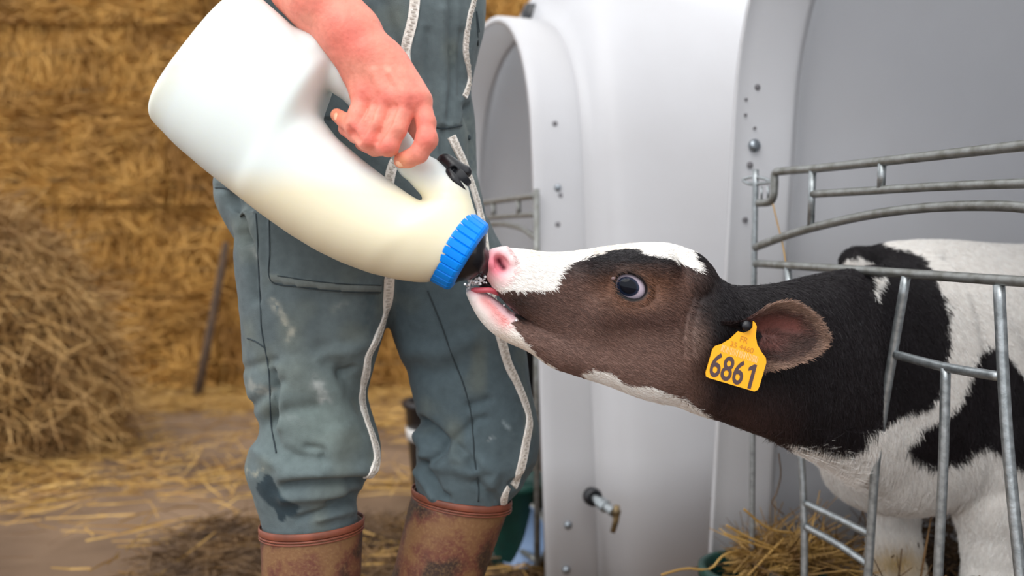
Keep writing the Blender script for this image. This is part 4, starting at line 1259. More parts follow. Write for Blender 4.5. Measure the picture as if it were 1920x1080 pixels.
b.inputs['Roughness'].default_value = 0.42; b.inputs['Subsurface Weight'].default_value = 0.35; b.inputs['Subsurface Radius'].default_value = (0.04, 0.035, 0.025); b.inputs['Subsurface Scale'].default_value = 0.4
obj('bottle_body', V, F, bmat, bottle)
# cap
c0, c1 = W(888, 402, DB), W(810, 526, DB)
cc = (c0 + c1) / 2; cr_ = np.linalg.norm(c0 - c1) / 2
axis = np.cross(c1 - c0, [0, 1, 0]); axis /= np.linalg.norm(axis)
if axis[0] < 0: axis = -axis
cr_ *= 1.0
mb = MB()
n = 28; a = np.linspace(0, 2 * np.pi, n * 8, endpoint=False)
up = np.array([0, 1.0, 0]); ux = np.cross(axis, up); ux /= np.linalg.norm(ux)
rid = np.where((np.arange(n * 8) % 8) < 7, 0.0006, -0.0009)
def ring(h, r, ridge=1.0): return cc + axis * h + (r + rid * ridge)[:, None] * (np.cos(a)[:, None] * ux + np.sin(a)[:, None] * up)
rings = [ring(-0.006, cr_ * 0.90, 0), ring(-0.006, cr_ * 1.0, 0.3), ring(-0.0045, cr_ + 0.001, 0.5), ring(-0.003, cr_ + 0.001, 1), ring(0.018, cr_ - 0.0005, 1), ring(0.0205, cr_ - 0.0015, 0.6), ring(0.0225, cr_ - 0.004, 0), ring(0.0235, cr_ - 0.009, 0), ring(0.0235, cr_ * 0.55, 0), ring(0.0235, 0.012, 0)]
m = n * 8
mb.add(np.concatenate(rings), [(i * m + j, i * m + (j + 1) % m, (i + 1) * m + (j + 1) % m, (i + 1) * m + j) for i in range(len(rings) - 1) for j in range(m)])
mb.build('cap', M['blue'], bottle, smooth=False, label='blue ribbed screw cap')
# teat
te = cc + axis * 0.023
tip = W(925, 520, 1.02)
prof = [(0.0, 0.034), (0.004, 0.033), (0.008, 0.026), (0.016, 0.018), (0.026, 0.0135), (0.040, 0.0115), (0.052, 0.0105), (0.060, 0.007), (0.062, 0)]
V, F = tube(smoothline(np.array([te - axis * 0.004, te + axis * 0.004, te + axis * 0.012 + np.array([0, 0.005, 0]), W(905, 516, DB + 0.016), W(922, 530, DB + 0.026), W(945, 543, DB + 0.034)]), 30), np.interp(np.linspace(0, 1, 30), [0, 0.12, 0.2, 0.35, 0.55, 0.9, 1], [0.034, 0.033, 0.026, 0.0175, 0.0125, 0.0105, 0.006]), 28)
obj('teat', V, F, M['black_rubber'], bottle, label='black rubber teat')
# vent valve on the shoulder
vr = empty('vent_valve', W(860, 325, DB)); vr.parent = bottle; vr.matrix_parent_inverse = world_mat(bottle).inverted()
nd = np.array([0.80, 0, 0.60]); nd /= np.linalg.norm(nd); td = np.array([0.62, 0, -0.785])
vp = W(858, 338, DB - 0.002)
V, F = lathe(vp - nd * 0.016, nd, [(0, 0), (0, 0.0185), (0.006, 0.0190), (0.0065, 0.0175), (0.010, 0.0175), (0.0105, 0.0190), (0.017, 0.0185), (0.018, 0.013), (0.026, 0.012), (0.0275, 0.010), (0.0275, 0)], 28)
obj('valve_disc', V, F, M['black_plastic'], vr)
f = Field(axis_pts((W(805, 0, DB)[0], W(900, 0, DB)[0], 0.0012)), axis_pts((DB - 0.022, DB + 0.022, 0.0012)), axis_pts((W(0, 375, DB)[2], W(0, 275, DB)[2], 0.0012)))
f.chain([W(833, 303, DB), W(850, 315, DB - 0.002), W(872, 322, DB - 0.002)], [0.0085, 0.0085, 0.0075], 0.006)
f.capsule(W(840, 300, DB - 0.004), W(858, 318, DB - 0.006), 0.0050, 0.0050, 0.006)
f.ellipsoid(W(851, 318, DB - 0.012), (0.0032, 0.004, 0.0032), 0.002, cut=True)
V, F = f.mesh(); obj('valve_lever', V, F, M['black_plastic'], vr)

# ------------------------------------------------------------------ calf
calf = empty('calf', W(1780, 1000, 1.50) * np.array([1, 1, 0]))
tag(calf, 'black and white calf with an orange ear tag sucking the bottle through its gate', 'calf')
f = Field(axis_pts((-0.075, 0.27, 0.0021), (0.27, 0.62, 0.004), (0.62, 1.75, 0.011)),
          axis_pts((0.90, 0.97, 0.004), (0.97, 1.10, 0.0021), (1.10, 1.24, 0.003), (1.24, 1.50, 0.005), (1.50, 2.15, 0.011)),
          axis_pts((-0.01, 0.34, 0.007), (0.34, 0.53, 0.004), (0.53, 0.74, 0.0021), (0.74, 0.82, 0.006)))
HD_X = [860, 900, 1000, 1100, 1200, 1330, 1400, 1467, 1540, 1600, 1660, 1720, 1780]
HD_D = [1.010, 1.012, 1.026, 1.045, 1.066, 1.098, 1.125, 1.165, 1.225, 1.285, 1.345, 1.40, 1.45]
dep = lambda x: float(np.interp(x, HD_X, HD_D))
def xl(rows, p=2.3, k=0.012, sig=0.006):
    """rows along the head and neck: (px, top py, bottom py, half width in metres[, depth])"""
    S, c1, h1, c2, h2 = [], [], [], [], []
    for r in rows:
        x, t, b, w = r[:4]; d = r[4] if len(r) > 4 else dep(x)
        a, e = W(x, t, d), W(x, b, d)
        S.append(a[0]); c1.append(d); h1.append(w); c2.append((a[2] + e[2]) / 2); h2.append((a[2] - e[2]) / 2)
    f.loft('x', S, c1, h1, c2, h2, p, k, sig)
# upper head: muzzle, face, forehead, poll
xl([(904, 484, 516, .016), (908, 476, 522, .025), (915, 470, 532, .031), (926, 467, 545, .035), (945, 465, 566, .037), (965, 466, 585, .037), (985, 468, 600, .036), (1010, 472, 622, .035), (1033, 474, 645, .035), (1060, 473, 672, .037), (1092, 470, 692, .041),
    (1142, 462, 706, .049), (1200, 456, 716, .056), (1242, 456, 726, .058), (1271, 462, 736, .056), (1300, 478, 745, .053), (1321, 506, 748, .050), (1345, 540, 725, .046), (1385, 590, 670, .028)], 2.35, 0.006)
# lower jaw
xl([(873, 537, 548, .009), (878, 534, 562, .016), (886, 534, 580, .020), (896, 539, 597, .022), (910, 547, 613, .0235), (925, 556, 626, .025), (950, 578, 641, .026), (975, 596, 651, .027), (992, 606, 659, .028), (1033, 610, 688, .031), (1092, 610, 707, .037), (1158, 610, 728, .043), (1217, 620, 750, .047), (1290, 640, 764, .049), (1335, 660, 762, .042), (1375, 690, 740, .026)], 2.2, 0.0045)
# neck
xl([(1262, 560, 700, .028), (1305, 520, 762, .047), (1350, 536, 788, .054), (1400, 537, 806, .058), (1440, 535, 820, .062), (1467, 531, 832, .066), (1508, 520, 850, .074), (1560, 510, 880, .084), (1600, 503, 905, .084), (1650, 497, 925, .090), (1700, 492, 930, .104), (1760, 490, 925, .128)], 2.15, 0.03, 0.012)
# cheek, brow, poll
f.ellipsoid(W(1235, 650, dep(1235) - 0.030), (0.052, 0.030, 0.046), 0.03)
f.capsule(W(1120, 505, dep(1120) - 0.034), W(1240, 500, dep(1240) - 0.047), 0.012, 0.013, 0.022)
f.capsule(W(1130, 590, dep(1130) - 0.036), W(1230, 590, dep(1230) - 0.050), 0.010, 0.012, 0.025)
f.ellipsoid(W(1306, 528, dep(1306) - 0.046), (0.0135, 0.011, 0.0125), 0.012)
f.ellipsoid(W(1282, 516, dep(1282)), (0.028, 0.038, 0.020), 0.02)
# root of the ear
f.ellipsoid(W(1324, 618, dep(1324) - 0.044), (0.022, 0.014, 0.022), 0.03)
f.ellipsoid(W(1318, 600, dep(1318) + 0.050), (0.022, 0.018, 0.024), 0.02)
# folds of skin behind the cheek
for ln in ([(1300, 556), (1288, 590), (1281, 630), (1284, 660)], [(1314, 560), (1302, 590), (1296, 625), (1298, 660)]):
    P_ = []
    for (x, y) in ln: P_.append(W(x, y, f.hit(x, y, 0.93, 1.3) - 0.001))
    f.chain(P_, [0.0012] * len(P_), 0.006, cut=True)
# mouth line running back to its corner
ln = [(921, 546), (940, 564), (960, 585), (978, 598), (988, 601)]
P_ = [W(x, y, f.hit(x, y, 0.93, 1.3) - 0.001) for x, y in ln]
f.chain(P_, [0.0032, 0.0030, 0.0028, 0.0024, 0.0016], 0.004, cut=True)
# open mouth round the teat
f.chain([W(866, 526, 1.004), W(912, 533, 1.010), W(938, 543, 1.018)], [0.011, 0.0095, 0.006], 0.004, cut=True)
# nostril
P0_ = W(934, 486, f.hit(934, 486, 0.93, 1.2)); P1_ = W(944, 503, f.hit(944, 503, 0.93, 1.2))
f.chain([W(921, 492, f.hit(921, 492, 0.93, 1.2)), W(926, 478, f.hit(926, 478, 0.93, 1.2)), W(944, 475, f.hit(944, 475, 0.93, 1.2)), W(958, 488, f.hit(958, 488, 0.93, 1.2))], [0.004, 0.0045, 0.0045, 0.003], 0.010)
f.chain([P0_ + np.array([0, -0.001, 0]), (P0_ + P1_) / 2 + np.array([0, 0.002, 0]), P1_ + np.array([0.001, 0.000, 0])], [0.0034, 0.0048, 0.0048], 0.007, cut=True)
# eye socket
EX, EY = 1181, 537
ed = f.hit(EX, EY, 0.95, 1.2)
EC = W(EX, EY, ed + 0.0065)
ea = math.radians(27)
ER = np.array([[math.cos(ea), 0, math.sin(ea)], [0, 1, 0], [-math.sin(ea), 0, math.cos(ea)]])   # columns: long axis (down right), depth, short axis
ring = [EC + ER @ np.array([0.0202 * math.cos(t), -0.0065 + 0.0025 * math.cos(t) ** 2, 0.0152 * math.sin(t)]) for t in np.linspace(0, 2 * np.pi, 25)]
f.chain(ring, [0.0026] * 25, 0.008)
f.ellipsoid(EC + np.array([0, -0.006, 0]), (0.0184, 0.014, 0.0134), 0.003, ER, cut=True)

# trunk, set behind the gate, along the hutch
TR = np.stack([VV, UU, ZZ], 1)
WC = W(1640, 462, 1.50); WC[2] = 0
def at(v, u, z): return WC + VV * v + UU * u + ZZ * z
f.ellipsoid(at(0.14, 0.0, 0.565), (0.22, 0.140, 0.188), 0.04, TR)
f.ellipsoid(at(0.42, 0.0, 0.560), (0.34, 0.165, 0.190), 0.06, TR)
f.ellipsoid(at(0.74, 0.0, 0.585), (0.20, 0.145, 0.165), 0.06, TR)
f.capsule(at(0.03, 0, 0.700), at(0.85, 0, 0.690), 0.050, 0.055, 0.05)
# withers hump that shows behind the neck
f.capsule(W(1605, 492, 1.47), W(1720, 498, 1.52), 0.026, 0.034, 0.02)
# brisket and shoulders
f.ellipsoid(W(1650, 868, 1.385), (0.085, 0.070, 0.070), 0.04)
f.ellipsoid(W(1725, 850, 1.41), (0.090, 0.080, 0.085), 0.04)
f.ellipsoid(W(1825, 740, 1.385), (0.085, 0.055, 0.150), 0.04)
# legs
NL = np.array([W(1850, 900, 1.40)[0], 1.40, 0]); FL = np.array([W(1672, 950, 1.50)[0], 1.50, 0])
def zed(b, pts, rs, k=0.02): f.chain([np.array([b[0] + x, b[1] + y, z]) for x, y, z in pts], rs, k)
zed(NL, [(0.000, -0.005, 0.44), (0.004, 0, 0.34), (0.010, 0, 0.22), (0.012, 0, 0.17), (0.014, 0, 0.09), (0.010, 0, 0.045)], [0.058, 0.050, 0.038, 0.040, 0.027, 0.031], 0.02)
zed(FL, [(0.015, -0.01, 0.44), (0.006, 0, 0.36), (0.004, 0, 0.25), (0.004, 0, 0.205), (0.006, 0, 0.10), (0.002, 0, 0.045)], [0.055, 0.043, 0.036, 0.043, 0.026, 0.030], 0.02)
for b in (NL, FL):
    f.capsule(np.array([b[0] + 0.004, b[1], 0.045]), np.array([b[0] - 0.016, b[1] - 0.004, 0.018]), 0.030, 0.030, 0.012)
for u in (0.09, -0.09):
    hb = at(0.86, u, 0)
    f.chain([hb + ZZ * .55, hb + VV * -.07 + ZZ * .42, hb + VV * .06 + ZZ * .27, hb + VV * .035 + ZZ * .12, hb + VV * .02 + ZZ * .04], [0.095, 0.065, 0.035, 0.025, 0.030], 0.03)
    f.capsule(hb + VV * .02 + ZZ * .04, hb + ZZ * .018, 0.030, 0.030, 0.012)
# tail
f.chain([at(0.93, 0, 0.68), at(1.0, 0, 0.60), at(1.01, 0, 0.35)], [0.022, 0.014, 0.012], 0.01)
V, F = f.mesh(); V = relax(V, F, 2)
N_ = vnormals(V, F)

# ---- markings of the coat
WHITE, BROWN, BLACK, PINK = lin((250, 246, 241)), lin((92, 68, 60)), lin((30, 26, 29)), lin((240, 138, 152))
P_BLAZE = [(880, 440), (880, 540), (921, 546), (967, 544), (1000, 546), (1033, 546), (1042, 529), (1050, 512), (1071, 496), (1100, 485), (1133, 471), (1158, 467), (1183, 469), (1217, 479), (1258, 485), (1292, 500), (1319, 513), (1312, 492), (1298, 474), (1283, 464), (1260, 440)]
P_CHIN = [(850, 520), (921, 548), (950, 576), (972, 600), (958, 606), (967, 621), (983, 642), (1008, 667), (1033, 684), (1040, 720), (850, 700)]
P_THROAT = [(1086, 704), (1100, 697), (1117, 691), (1142, 696), (1158, 712), (1175, 721), (1208, 721), (1238, 733), (1271, 745), (1300, 762), (1323, 772), (1330, 800), (1200, 800), (1086, 730)]
P_CHEST = [(1777, 560), (1777, 654), (1768, 700), (1760, 739), (1743, 760), (1692, 773), (1662, 790), (1640, 802), (1615, 812), (1622, 828), (1594, 844), (1566, 838), (1538, 829), (1500, 827), (1470, 826), (1440, 840), (1480, 1400), (3000, 1400), (3000, 430), (1640, 430), (1658, 464), (1680, 466), (1707, 473), (1732, 493), (1750, 515), (1760, 538), (1768, 560), (1772, 587)]
P_SHOULDER = [(1832, 662), (1849, 650), (1871, 648), (1890, 664), (1905, 684), (1925, 705), (1990, 730), (2010, 800), (1970, 860), (1920, 869), (1896, 858), (1875, 842), (1854, 829), (1830, 838), (1811, 850), (1777, 865), (1747, 867), (1713, 852), (1700, 833), (1705, 816), (1726, 803), (1760, 784), (1781, 769), (1803, 748), (1815, 718)]
P_TUFT1 = [(1633, 516), (1658, 518), (1652, 540), (1642, 560), (1636, 545)]
P_TUFT2 = [(1574, 498), (1590, 488), (1610, 481), (1635, 490), (1654, 503), (1640, 510), (1590, 506)]
def coat(P):
    """colour of the hide, by where it lies on the animal's side"""
    x, y = pix(P)
    j = 3.0
    x = x + j * noise3(P, 140) + 3 * noise3(P + 3, 45); y = y + j * noise3(P + 7, 140) + 3 * noise3(P + 11, 45)
    n = len(P)
    c = np.tile(BLACK, (n, 1))
    # the face is dark brown, with the fur's grey sheen painted on the cheek, ruddy round the eye, black at the crown and neck
    face = np.clip((1345 - x) / 60, 0, 1) * np.clip((y - 486) / 40, 0, 1)
    fc = np.tile(BROWN, (n, 1))
    def m(col, t):
        nonlocal fc
        fc = fc * (1 - t[:, None]) + lin(col) * t[:, None]
    m((132, 104, 94), np.clip((y - 590) / 80, 0, 1) * 0.7)
    m((126, 84, 58), 0.75 * np.exp(-(((x - 1185) / 66) ** 2 + ((y - 535) / 46) ** 2)))
    m((70, 46, 40), 0.8 * np.exp(-(((x - 1200) / 70) ** 2 + ((y - 600) / 16) ** 2)))
    m((48, 36, 34), 0.8 * np.exp(-(((x - 970) / 40) ** 2 + ((y - 565) / 24) ** 2)))
    m((46, 34, 32), 0.7 * np.exp(-(((x - 1110) / 60) ** 2 + ((y - 500) / 20) ** 2)))
    c = c * (1 - face[:, None]) + fc * face[:, None]
    for (cx_, cy_, r_, cc_, s_) in ((1304, 632, 24, (122, 100, 90), 0.7), (1345, 612, 20, (22, 18, 20), 0.9), (1325, 560, 30, (26, 22, 24), 0.8)):
        q_ = s_ * np.exp(-(((x - cx_) / r_) ** 2 + ((y - cy_) / r_ / 1.3) ** 2)); c = c * (1 - q_[:, None]) + lin(cc_) * q_[:, None]
    thr = np.clip(1 - np.abs(x - 1390) / 130, 0, 1) * np.clip((y - 700) / 80, 0, 1)
    c = c * (1 - 0.7 * thr[:, None]) + lin((84, 62, 58)) * 0.7 * thr[:, None]
    w = in_poly(x, y, P_BLAZE) | in_poly(x, y, P_CHIN) | in_poly(x, y, P_THROAT)
    body_ = P[:, 0] > 0.30
    w |= body_ & in_poly(x, y, P_CHEST) & ~in_poly(x, y, P_SHOULDER)
    w |= in_poly(x, y, P_TUFT1) | (in_poly(x, y, P_TUFT2) & (P[:, 1] > 1.38))
    c[w] = WHITE
    # bare pink skin
    r0 = np.hypot((x - 930) / 34, (y - 496) / 34)
    pk = np.clip(1.35 - r0, 0, 1) * w * (y < 545)
    c = c * (1 - pk[:, None]) + PINK * pk[:, None]
    pk = 0.9 * np.exp(-(seg_dist(x, y, [(908, 560), (930, 582), (945, 598)]) / 17) ** 2) * w
    c = c * (1 - pk[:, None]) + lin((232, 142, 140)) * pk[:, None]
    pk = np.clip(1.2 - seg_dist(x, y, [(885, 545), (915, 553), (940, 573), (962, 594)]) / 10, 0, 1) * (x < 975)
    c = c * (1 - pk[:, None]) + lin((240, 196, 202)) * pk[:, None]
    cream = 0.35 * np.exp(-(seg_dist(x, y, [(990, 470), (1092, 468), (1180, 458)]) / 14) ** 2) * w + 0.3 * np.exp(-(seg_dist(x, y, [(940, 632), (1020, 675)]) / 16) ** 2) * w
    c = c * (1 - cream[:, None]) + lin((238, 214, 184)) * cream[:, None]
    ylw = 1.0 * np.exp(-(((x - 1680) / 60) ** 2 + ((y - 1045) / 30) ** 2)) * w
    c = c * (1 - ylw[:, None]) + lin((188, 160, 104)) * ylw[:, None]
    # dark rims: mouth corner, eyelids; shade inside the nostril painted in
    dk = np.clip(1.2 - seg_dist(x, y, [(968, 592), (980, 600), (990, 601)]) / 5, 0, 1)
    c = c * (1 - dk[:, None]) + lin((26, 22, 24)) * dk[:, None]
    xn, yn = pix(P)
    ex, ey = (xn - EX), (yn - EY)
    er = np.hypot((ex * math.cos(ea) + ey * math.sin(ea)) / 29, (-ex * math.sin(ea) + ey * math.cos(ea)) / 22)
    dk = np.clip((1.32 - er) / 0.15, 0, 1) * (P[:, 1] < ed + 0.05)
    c = c * (1 - dk[:, None]) + lin((18, 15, 17)) * dk[:, None]
    ns_ = np.clip(1.2 - seg_dist(xn, yn, [(935, 488), (940, 497), (944, 502)]) / 7.5, 0, 1) * (xn < 970)
    c = c * (1 - ns_[:, None]) + lin((84, 14, 32)) * ns_[:, None]
    hoof = (P[:, 2] < 0.045)
    c[hoof] = lin((70, 60, 52))
    return c
hide = mat_attr('calf_hide', rough=0.55, spec=0.3, bump=0.2, bscale=400, var=0.08, vscale=120, sheen=0.0)
hide_o = obj('hide', V, F, hide, calf, col=coat(V))
calf_bvh = bvh_of(V, F)

# ---- fur
def fur(name, V, F, count, weight, flow, length, parent, colour, rad=0.00034, lift=0.30):
    a, b, c_, d_ = (V[F[:, i]] for i in range(4))
    ar = 0.5 * np.linalg.norm(np.cross(c_ - a, d_ - b), axis=1)
    fc = (a + b + c_ + d_) / 4
    fn = np.cross(c_ - a, d_ - b); fn /= np.linalg.norm(fn, axis=1)[:, None] + 1e-12
    w = ar * weight(fc, fn); w /= w.sum()
    i = rng.choice(len(F), count, p=w)
    s_, t_ = rng.uniform(size=(2, count, 1))
    P = a[i] * (1 - s_) * (1 - t_) + b[i] * s_ * (1 - t_) + c_[i] * s_ * t_ + d_[i] * (1 - s_) * t_
    n = fn[i]
    D = flow(P, n); D = D + 0.28 * rng.normal(size=(count, 3)) * np.linalg.norm(D, axis=1)[:, None]
    D -= n * np.sum(D * n, 1)[:, None]; D = unit(D)
    L = (length(P) * rng.uniform(0.6, 1.25, count))[:, None]
    K = 4
    pts = np.empty((count, K, 3), np.float32)
    for k in range(K):
        q = k / (K - 1)
        pts[:, k] = P - n * 0.0004 + D * L * q + n * L * lift * (q - 0.55 * q * q)
    col = colour(P)
    lum = col.mean(1, keepdims=True)
    col = col * (1 + rng.uniform(-0.42, 0.55, (count, 1)) * np.clip(1 - lum * 1.15, 0.30, 1) - 0.04 * (lum > 0.5))
    hc = bpy.data.hair_curves.new(name)
    hc.add_curves([K] * count)
    org = P.mean(0)
    hc.attributes['position'].data.foreach_set('vector', (pts - org).astype(np.float32).ravel())
    ra = hc.attributes.get('radius') or hc.attributes.new('radius', 'FLOAT', 'POINT')
    ra.data.foreach_set('value', np.tile(np.array([1.0, 0.9, 0.65, 0.2], np.float32) * rad, count))
    ca = hc.attributes.new('Col', 'FLOAT_COLOR', 'CURVE')
    c4 = np.ones((count, 4), np.float32); c4[:, :3] = np.clip(col, 0, 1); ca.data.foreach_set('color', c4.ravel())
    hc.materials.append(fur_mat)
    o = bpy.data.objects.new(name, hc); C.objects.link(o); o.location = org
    o.parent = parent; o.matrix_parent_inverse = world_mat(parent).inverted()
    o['kind'] = 'stuff'
    return o
fur_mat = mat_attr('fur_fibre', rough=0.42, spec=0.35)
def flow_body(P, n):
    x, y = pix(P)
    head = np.clip((1330 - x) / 80, 0, 1)[:, None]
    leg = np.clip((y - 900) / 60, 0, 1)[:, None] * (1 - head)
    up_ = np.clip((560 - y) / 80, 0, 1)[:, None]
    hd = np.array([0.9, 0.25, -0.45]) * (1 - 0.6 * up_) + np.array([1.0, 0.2, 0.15]) * 0.6 * up_
    nk = np.array([0.45, 0.15, -0.9])
    d = hd * head + (nk * (1 - leg) + np.array([0.05, 0, -1.0]) * leg) * (1 - head)
    sw = 0.25 * np.stack([noise3(P, 14), noise3(P + 3, 14), noise3(P + 6, 14)], 1)
    return d + sw
def len_body(P):
    x, y = pix(P)
    L = np.interp(x, [900, 960, 1060, 1250, 1400, 1550, 1700], [0.0025, 0.006, 0.008, 0.009, 0.010, 0.014, 0.013])
    L = np.where(y < 545, np.minimum(L, 0.010), L)
    L = np.where((x > 1440) & (y > 800), L * 1.7, L)
    return L
def w_body(P, n):
    x, y = pix(P)
    o_ = np.array([0, 0, HC]) - P; o_ /= np.linalg.norm(o_, axis=1)[:, None]
    f_ = np.sum(n * o_, 1)
    w = np.where(f_ > -0.35, 1.0, 0.12)
    w *= np.where((x > -100) & (x < 2000) & (y > 380) & (y < 1130), 1.0, 0.10)
    w /= np.clip(P[:, 1], 0.9, 3) ** 2
    ex, ey = (x - EX), (y - EY)
    er = np.hypot((ex * math.cos(ea) + ey * math.sin(ea)) / 29, (-ex * math.sin(ea) + ey * math.cos(ea)) / 22)
    w *= np.where((er < 1.22) & (P[:, 1] < ed + 0.05), 0.0, 1.0)
    w *= np.where(np.hypot((x - 928) / 34, (y - 496) / 36) < 1.0, 0.0, 1.0)
    w *= np.where((x < 975) & (seg_dist(x, y, [(870, 535), (900, 545), (921, 550), (940, 570), (962, 592)]) < 13), 0.05, 1.0)
    w *= np.where(P[:, 2] < 0.045, 0.0, 1.0)
    return w
fur('fur', V, F, 210000, w_body, flow_body, len_body, calf, coat)

# ---- ears
def ear(side, tagname):
    """side -1: towards the camera, +1: the far ear. A cupped leaf with a thick rim."""
    ns, ntt = 40, 25
    if side < 0:
        base, tip, e1 = W(1302, 622, 1.046), W(1550, 640, 1.060), None
        up_c = [(1300, 588), (1330, 580), (1370, 573), (1420, 566), (1460, 562), (1495, 570), (1528, 594), (1547, 622), (1550, 640)]
        lo_c = [(1302, 655), (1330, 668), (1370, 690), (1410, 697), (1445, 692), (1485, 683), (1520, 668), (1543, 652), (1550, 642)]
        dd = np.interp(np.linspace(0, 1, ns), [0, 0.2, 0.5, 0.8, 1.0], [1.046, 1.040, 1.040, 1.050, 1.066])
        U_ = smoothline(np.array(up_c, float), ns); L_ = smoothline(np.array(lo_c, float), ns)
        up_w = np.array([W(x, y, d) for (x, y), d in zip(U_, dd)]); lo_w = np.array([W(x, y, d) for (x, y), d in zip(L_, dd)])
    rows_i, rows_o = [], []
    t = np.linspace(-1, 1, ntt)
    for i in range(ns):
        q = i / (ns - 1)
        c = (up_w[i] + lo_w[i]) / 2; h = (up_w[i] - lo_w[i]) / 2; hl = np.linalg.norm(h)
        cup = np.interp(q, [0, 0.3, 0.6, 0.9, 1], [1.0, 0.9, 0.75, 0.40, 0.08]) * hl
        th = np.interp(q, [0, 0.4, 0.9, 1], [0.006, 0.0035, 0.0025, 0.0012])
        roll = np.interp(q, [0, 0.3, 0.45, 0.6], [0.62, 0.55, 0.12, 0.0])     # the front edge folds over the opening near the head
        P = []; Q = []
        for tt_ in t:
            y_ = cup * (1 - tt_ * tt_)
            base_ = c + h * tt_ + np.array([0, y_, 0])
            P.append(base_ + np.array([0, -th * (1 - abs(tt_) ** 6), 0])); Q.append(base_ + np.array([0, th * (1 - abs(tt_) ** 6), 0]))
        P = np.array(P); Q = np.array(Q)
        if roll > 0:
            w_ = np.clip((0.35 - t) / 1.35, 0, 1) * 0 + np.clip((t + 0.1) / 1.1, 0, 1) ** 1.5
            sh = -h[None] * (w_ * roll)[:, None] + np.array([0, -1.0, 0])[None] * (np.sin(w_ * np.pi * 0.85) * hl * 0.55 * roll)[:, None]
            P = P + sh; Q = Q + sh
        rows_i.append(P); rows_o.append(Q)
    A = np.concatenate(rows_i); B = np.concatenate(rows_o); m = ntt
    Fi = np.array([(i * m + j, (i + 1) * m + j, (i + 1) * m + j + 1, i * m + j + 1) for i in range(ns - 1) for j in range(m - 1)])
    Fo = Fi[:, ::-1] + len(A)
    k = len(A); Fr = []
    for i in range(ns - 1):
        Fr += [(i * m, k + i * m, k + (i + 1) * m, (i + 1) * m), (i * m + m - 1, (i + 1) * m + m - 1, k + (i + 1) * m + m - 1, k + i * m + m - 1)]
    for j in range(m - 1):
        Fr += [(j, j + 1, k + j + 1, k + j), ((ns - 1) * m + j, k + (ns - 1) * m + j, k + (ns - 1) * m + j + 1, (ns - 1) * m + j + 1)]
    Vv = np.concatenate([A, B]); Ff = np.concatenate([Fi, Fo, np.array(Fr)])
    s_ = np.repeat(np.linspace(0, 1, ns), m); t2 = np.tile(t, ns)
    inner = np.concatenate([np.ones(k), np.zeros(k)]); s_ = np.tile(s_, 2); t2 = np.tile(t2, 2)
    return Vv, Ff, inner, s_, t2
Ve, Fe, inn, es, et = ear(-1, None)
def ear_col(P):
    x, y = pix(P)
    x = x + 4 * noise3(P, 90); y = y + 4 * noise3(P + 5, 90)
    c = np.tile(lin((44, 34, 34)), (len(P), 1))
    op = np.clip((x - 1395) / 50, 0, 1)
    c = c * (1 - op[:, None]) + lin((78, 56, 50)) * op[:, None]
    rim = np.clip((np.hypot((x - 1462) / 84, (y - 629) / 63) - 0.66) / 0.22, 0, 1) * np.clip((x - 1400) / 50, 0, 1)
    c = c * (1 - rim[:, None]) + lin((142, 114, 98)) * rim[:, None]
    pk = np.exp(-(seg_dist(x, y, [(1420, 612), (1450, 606), (1485, 612)]) / 17) ** 2) + 0.7 * np.exp(-(seg_dist(x, y, [(1415, 640), (1450, 645)]) / 18) ** 2)
    pk = np.clip(pk, 0, 1) * 0.85
    c = c * (1 - pk[:, None]) + lin((122, 74, 68)) * pk[:, None]
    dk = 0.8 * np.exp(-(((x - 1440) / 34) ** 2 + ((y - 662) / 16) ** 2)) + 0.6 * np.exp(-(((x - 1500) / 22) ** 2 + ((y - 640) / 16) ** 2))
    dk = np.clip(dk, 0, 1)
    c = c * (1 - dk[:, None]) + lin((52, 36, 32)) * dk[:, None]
    lf = 0.7 * np.exp(-(((x - 1310) / 24) ** 2 + ((y - 640) / 24) ** 2))
    c = c * (1 - lf[:, None]) + lin((104, 84, 76)) * lf[:, None]
    return c
near_ear = obj('ear', Ve, Fe, hide, calf, col=ear_col(Ve))
EB, ET = W(1302, 622, 1.05), W(1550, 640, 1.06)
ecen = lambda P: W(1450, 632, 1.07)[None] * np.ones((len(P), 1))
def flow_ear(P, n):
    d = P - ecen(P); d[:, 1] = 0
    return unit(d) * 0.8 + np.array([0.8, 0, -0.1])
def len_ear(P):
    x, y = pix(P)
    return np.where(seg_dist(x, y, [(1415, 612), (1450, 606), (1490, 614)]) < 18, 0.003, 0.0085)
def w_ear(P, n):
    x, y = pix(P); return np.where(seg_dist(x, y, [(1420, 612), (1485, 612)]) < 14, 0.3, 1.0) * np.where(n[:, 1] < 0.3, 1.0, 0.3)
fur('ear_fur', Ve, Fe, 16000, w_ear, flow_ear, len_ear, near_ear, ear_col, lift=0.5)
# far ear: the mirror of the near one across the head
mid = np.array([W(1302, 622, dep(1302))[0], dep(1302), 0])
Vfar = Ve.copy(); axis_n = np.array([-0.27, 0.96, 0]); axis_n /= np.linalg.norm(axis_n)
Vfar = Vfar - 2 * ((Vfar - mid) @ axis_n)[:, None] * axis_n
rot = math.radians(18); piv = Vfar[es < 0.02].mean(0)
r_ = Vfar - piv; Vfar = piv + np.stack([r_[:, 0] * math.cos(rot) + r_[:, 2] * math.sin(rot), r_[:, 1], -r_[:, 0] * math.sin(rot) + r_[:, 2] * math.cos(rot)], 1)
obj('ear', Vfar, Fe[:, ::-1], hide, calf, col=np.tile(lin((40, 32, 32)), (len(Vfar), 1)))

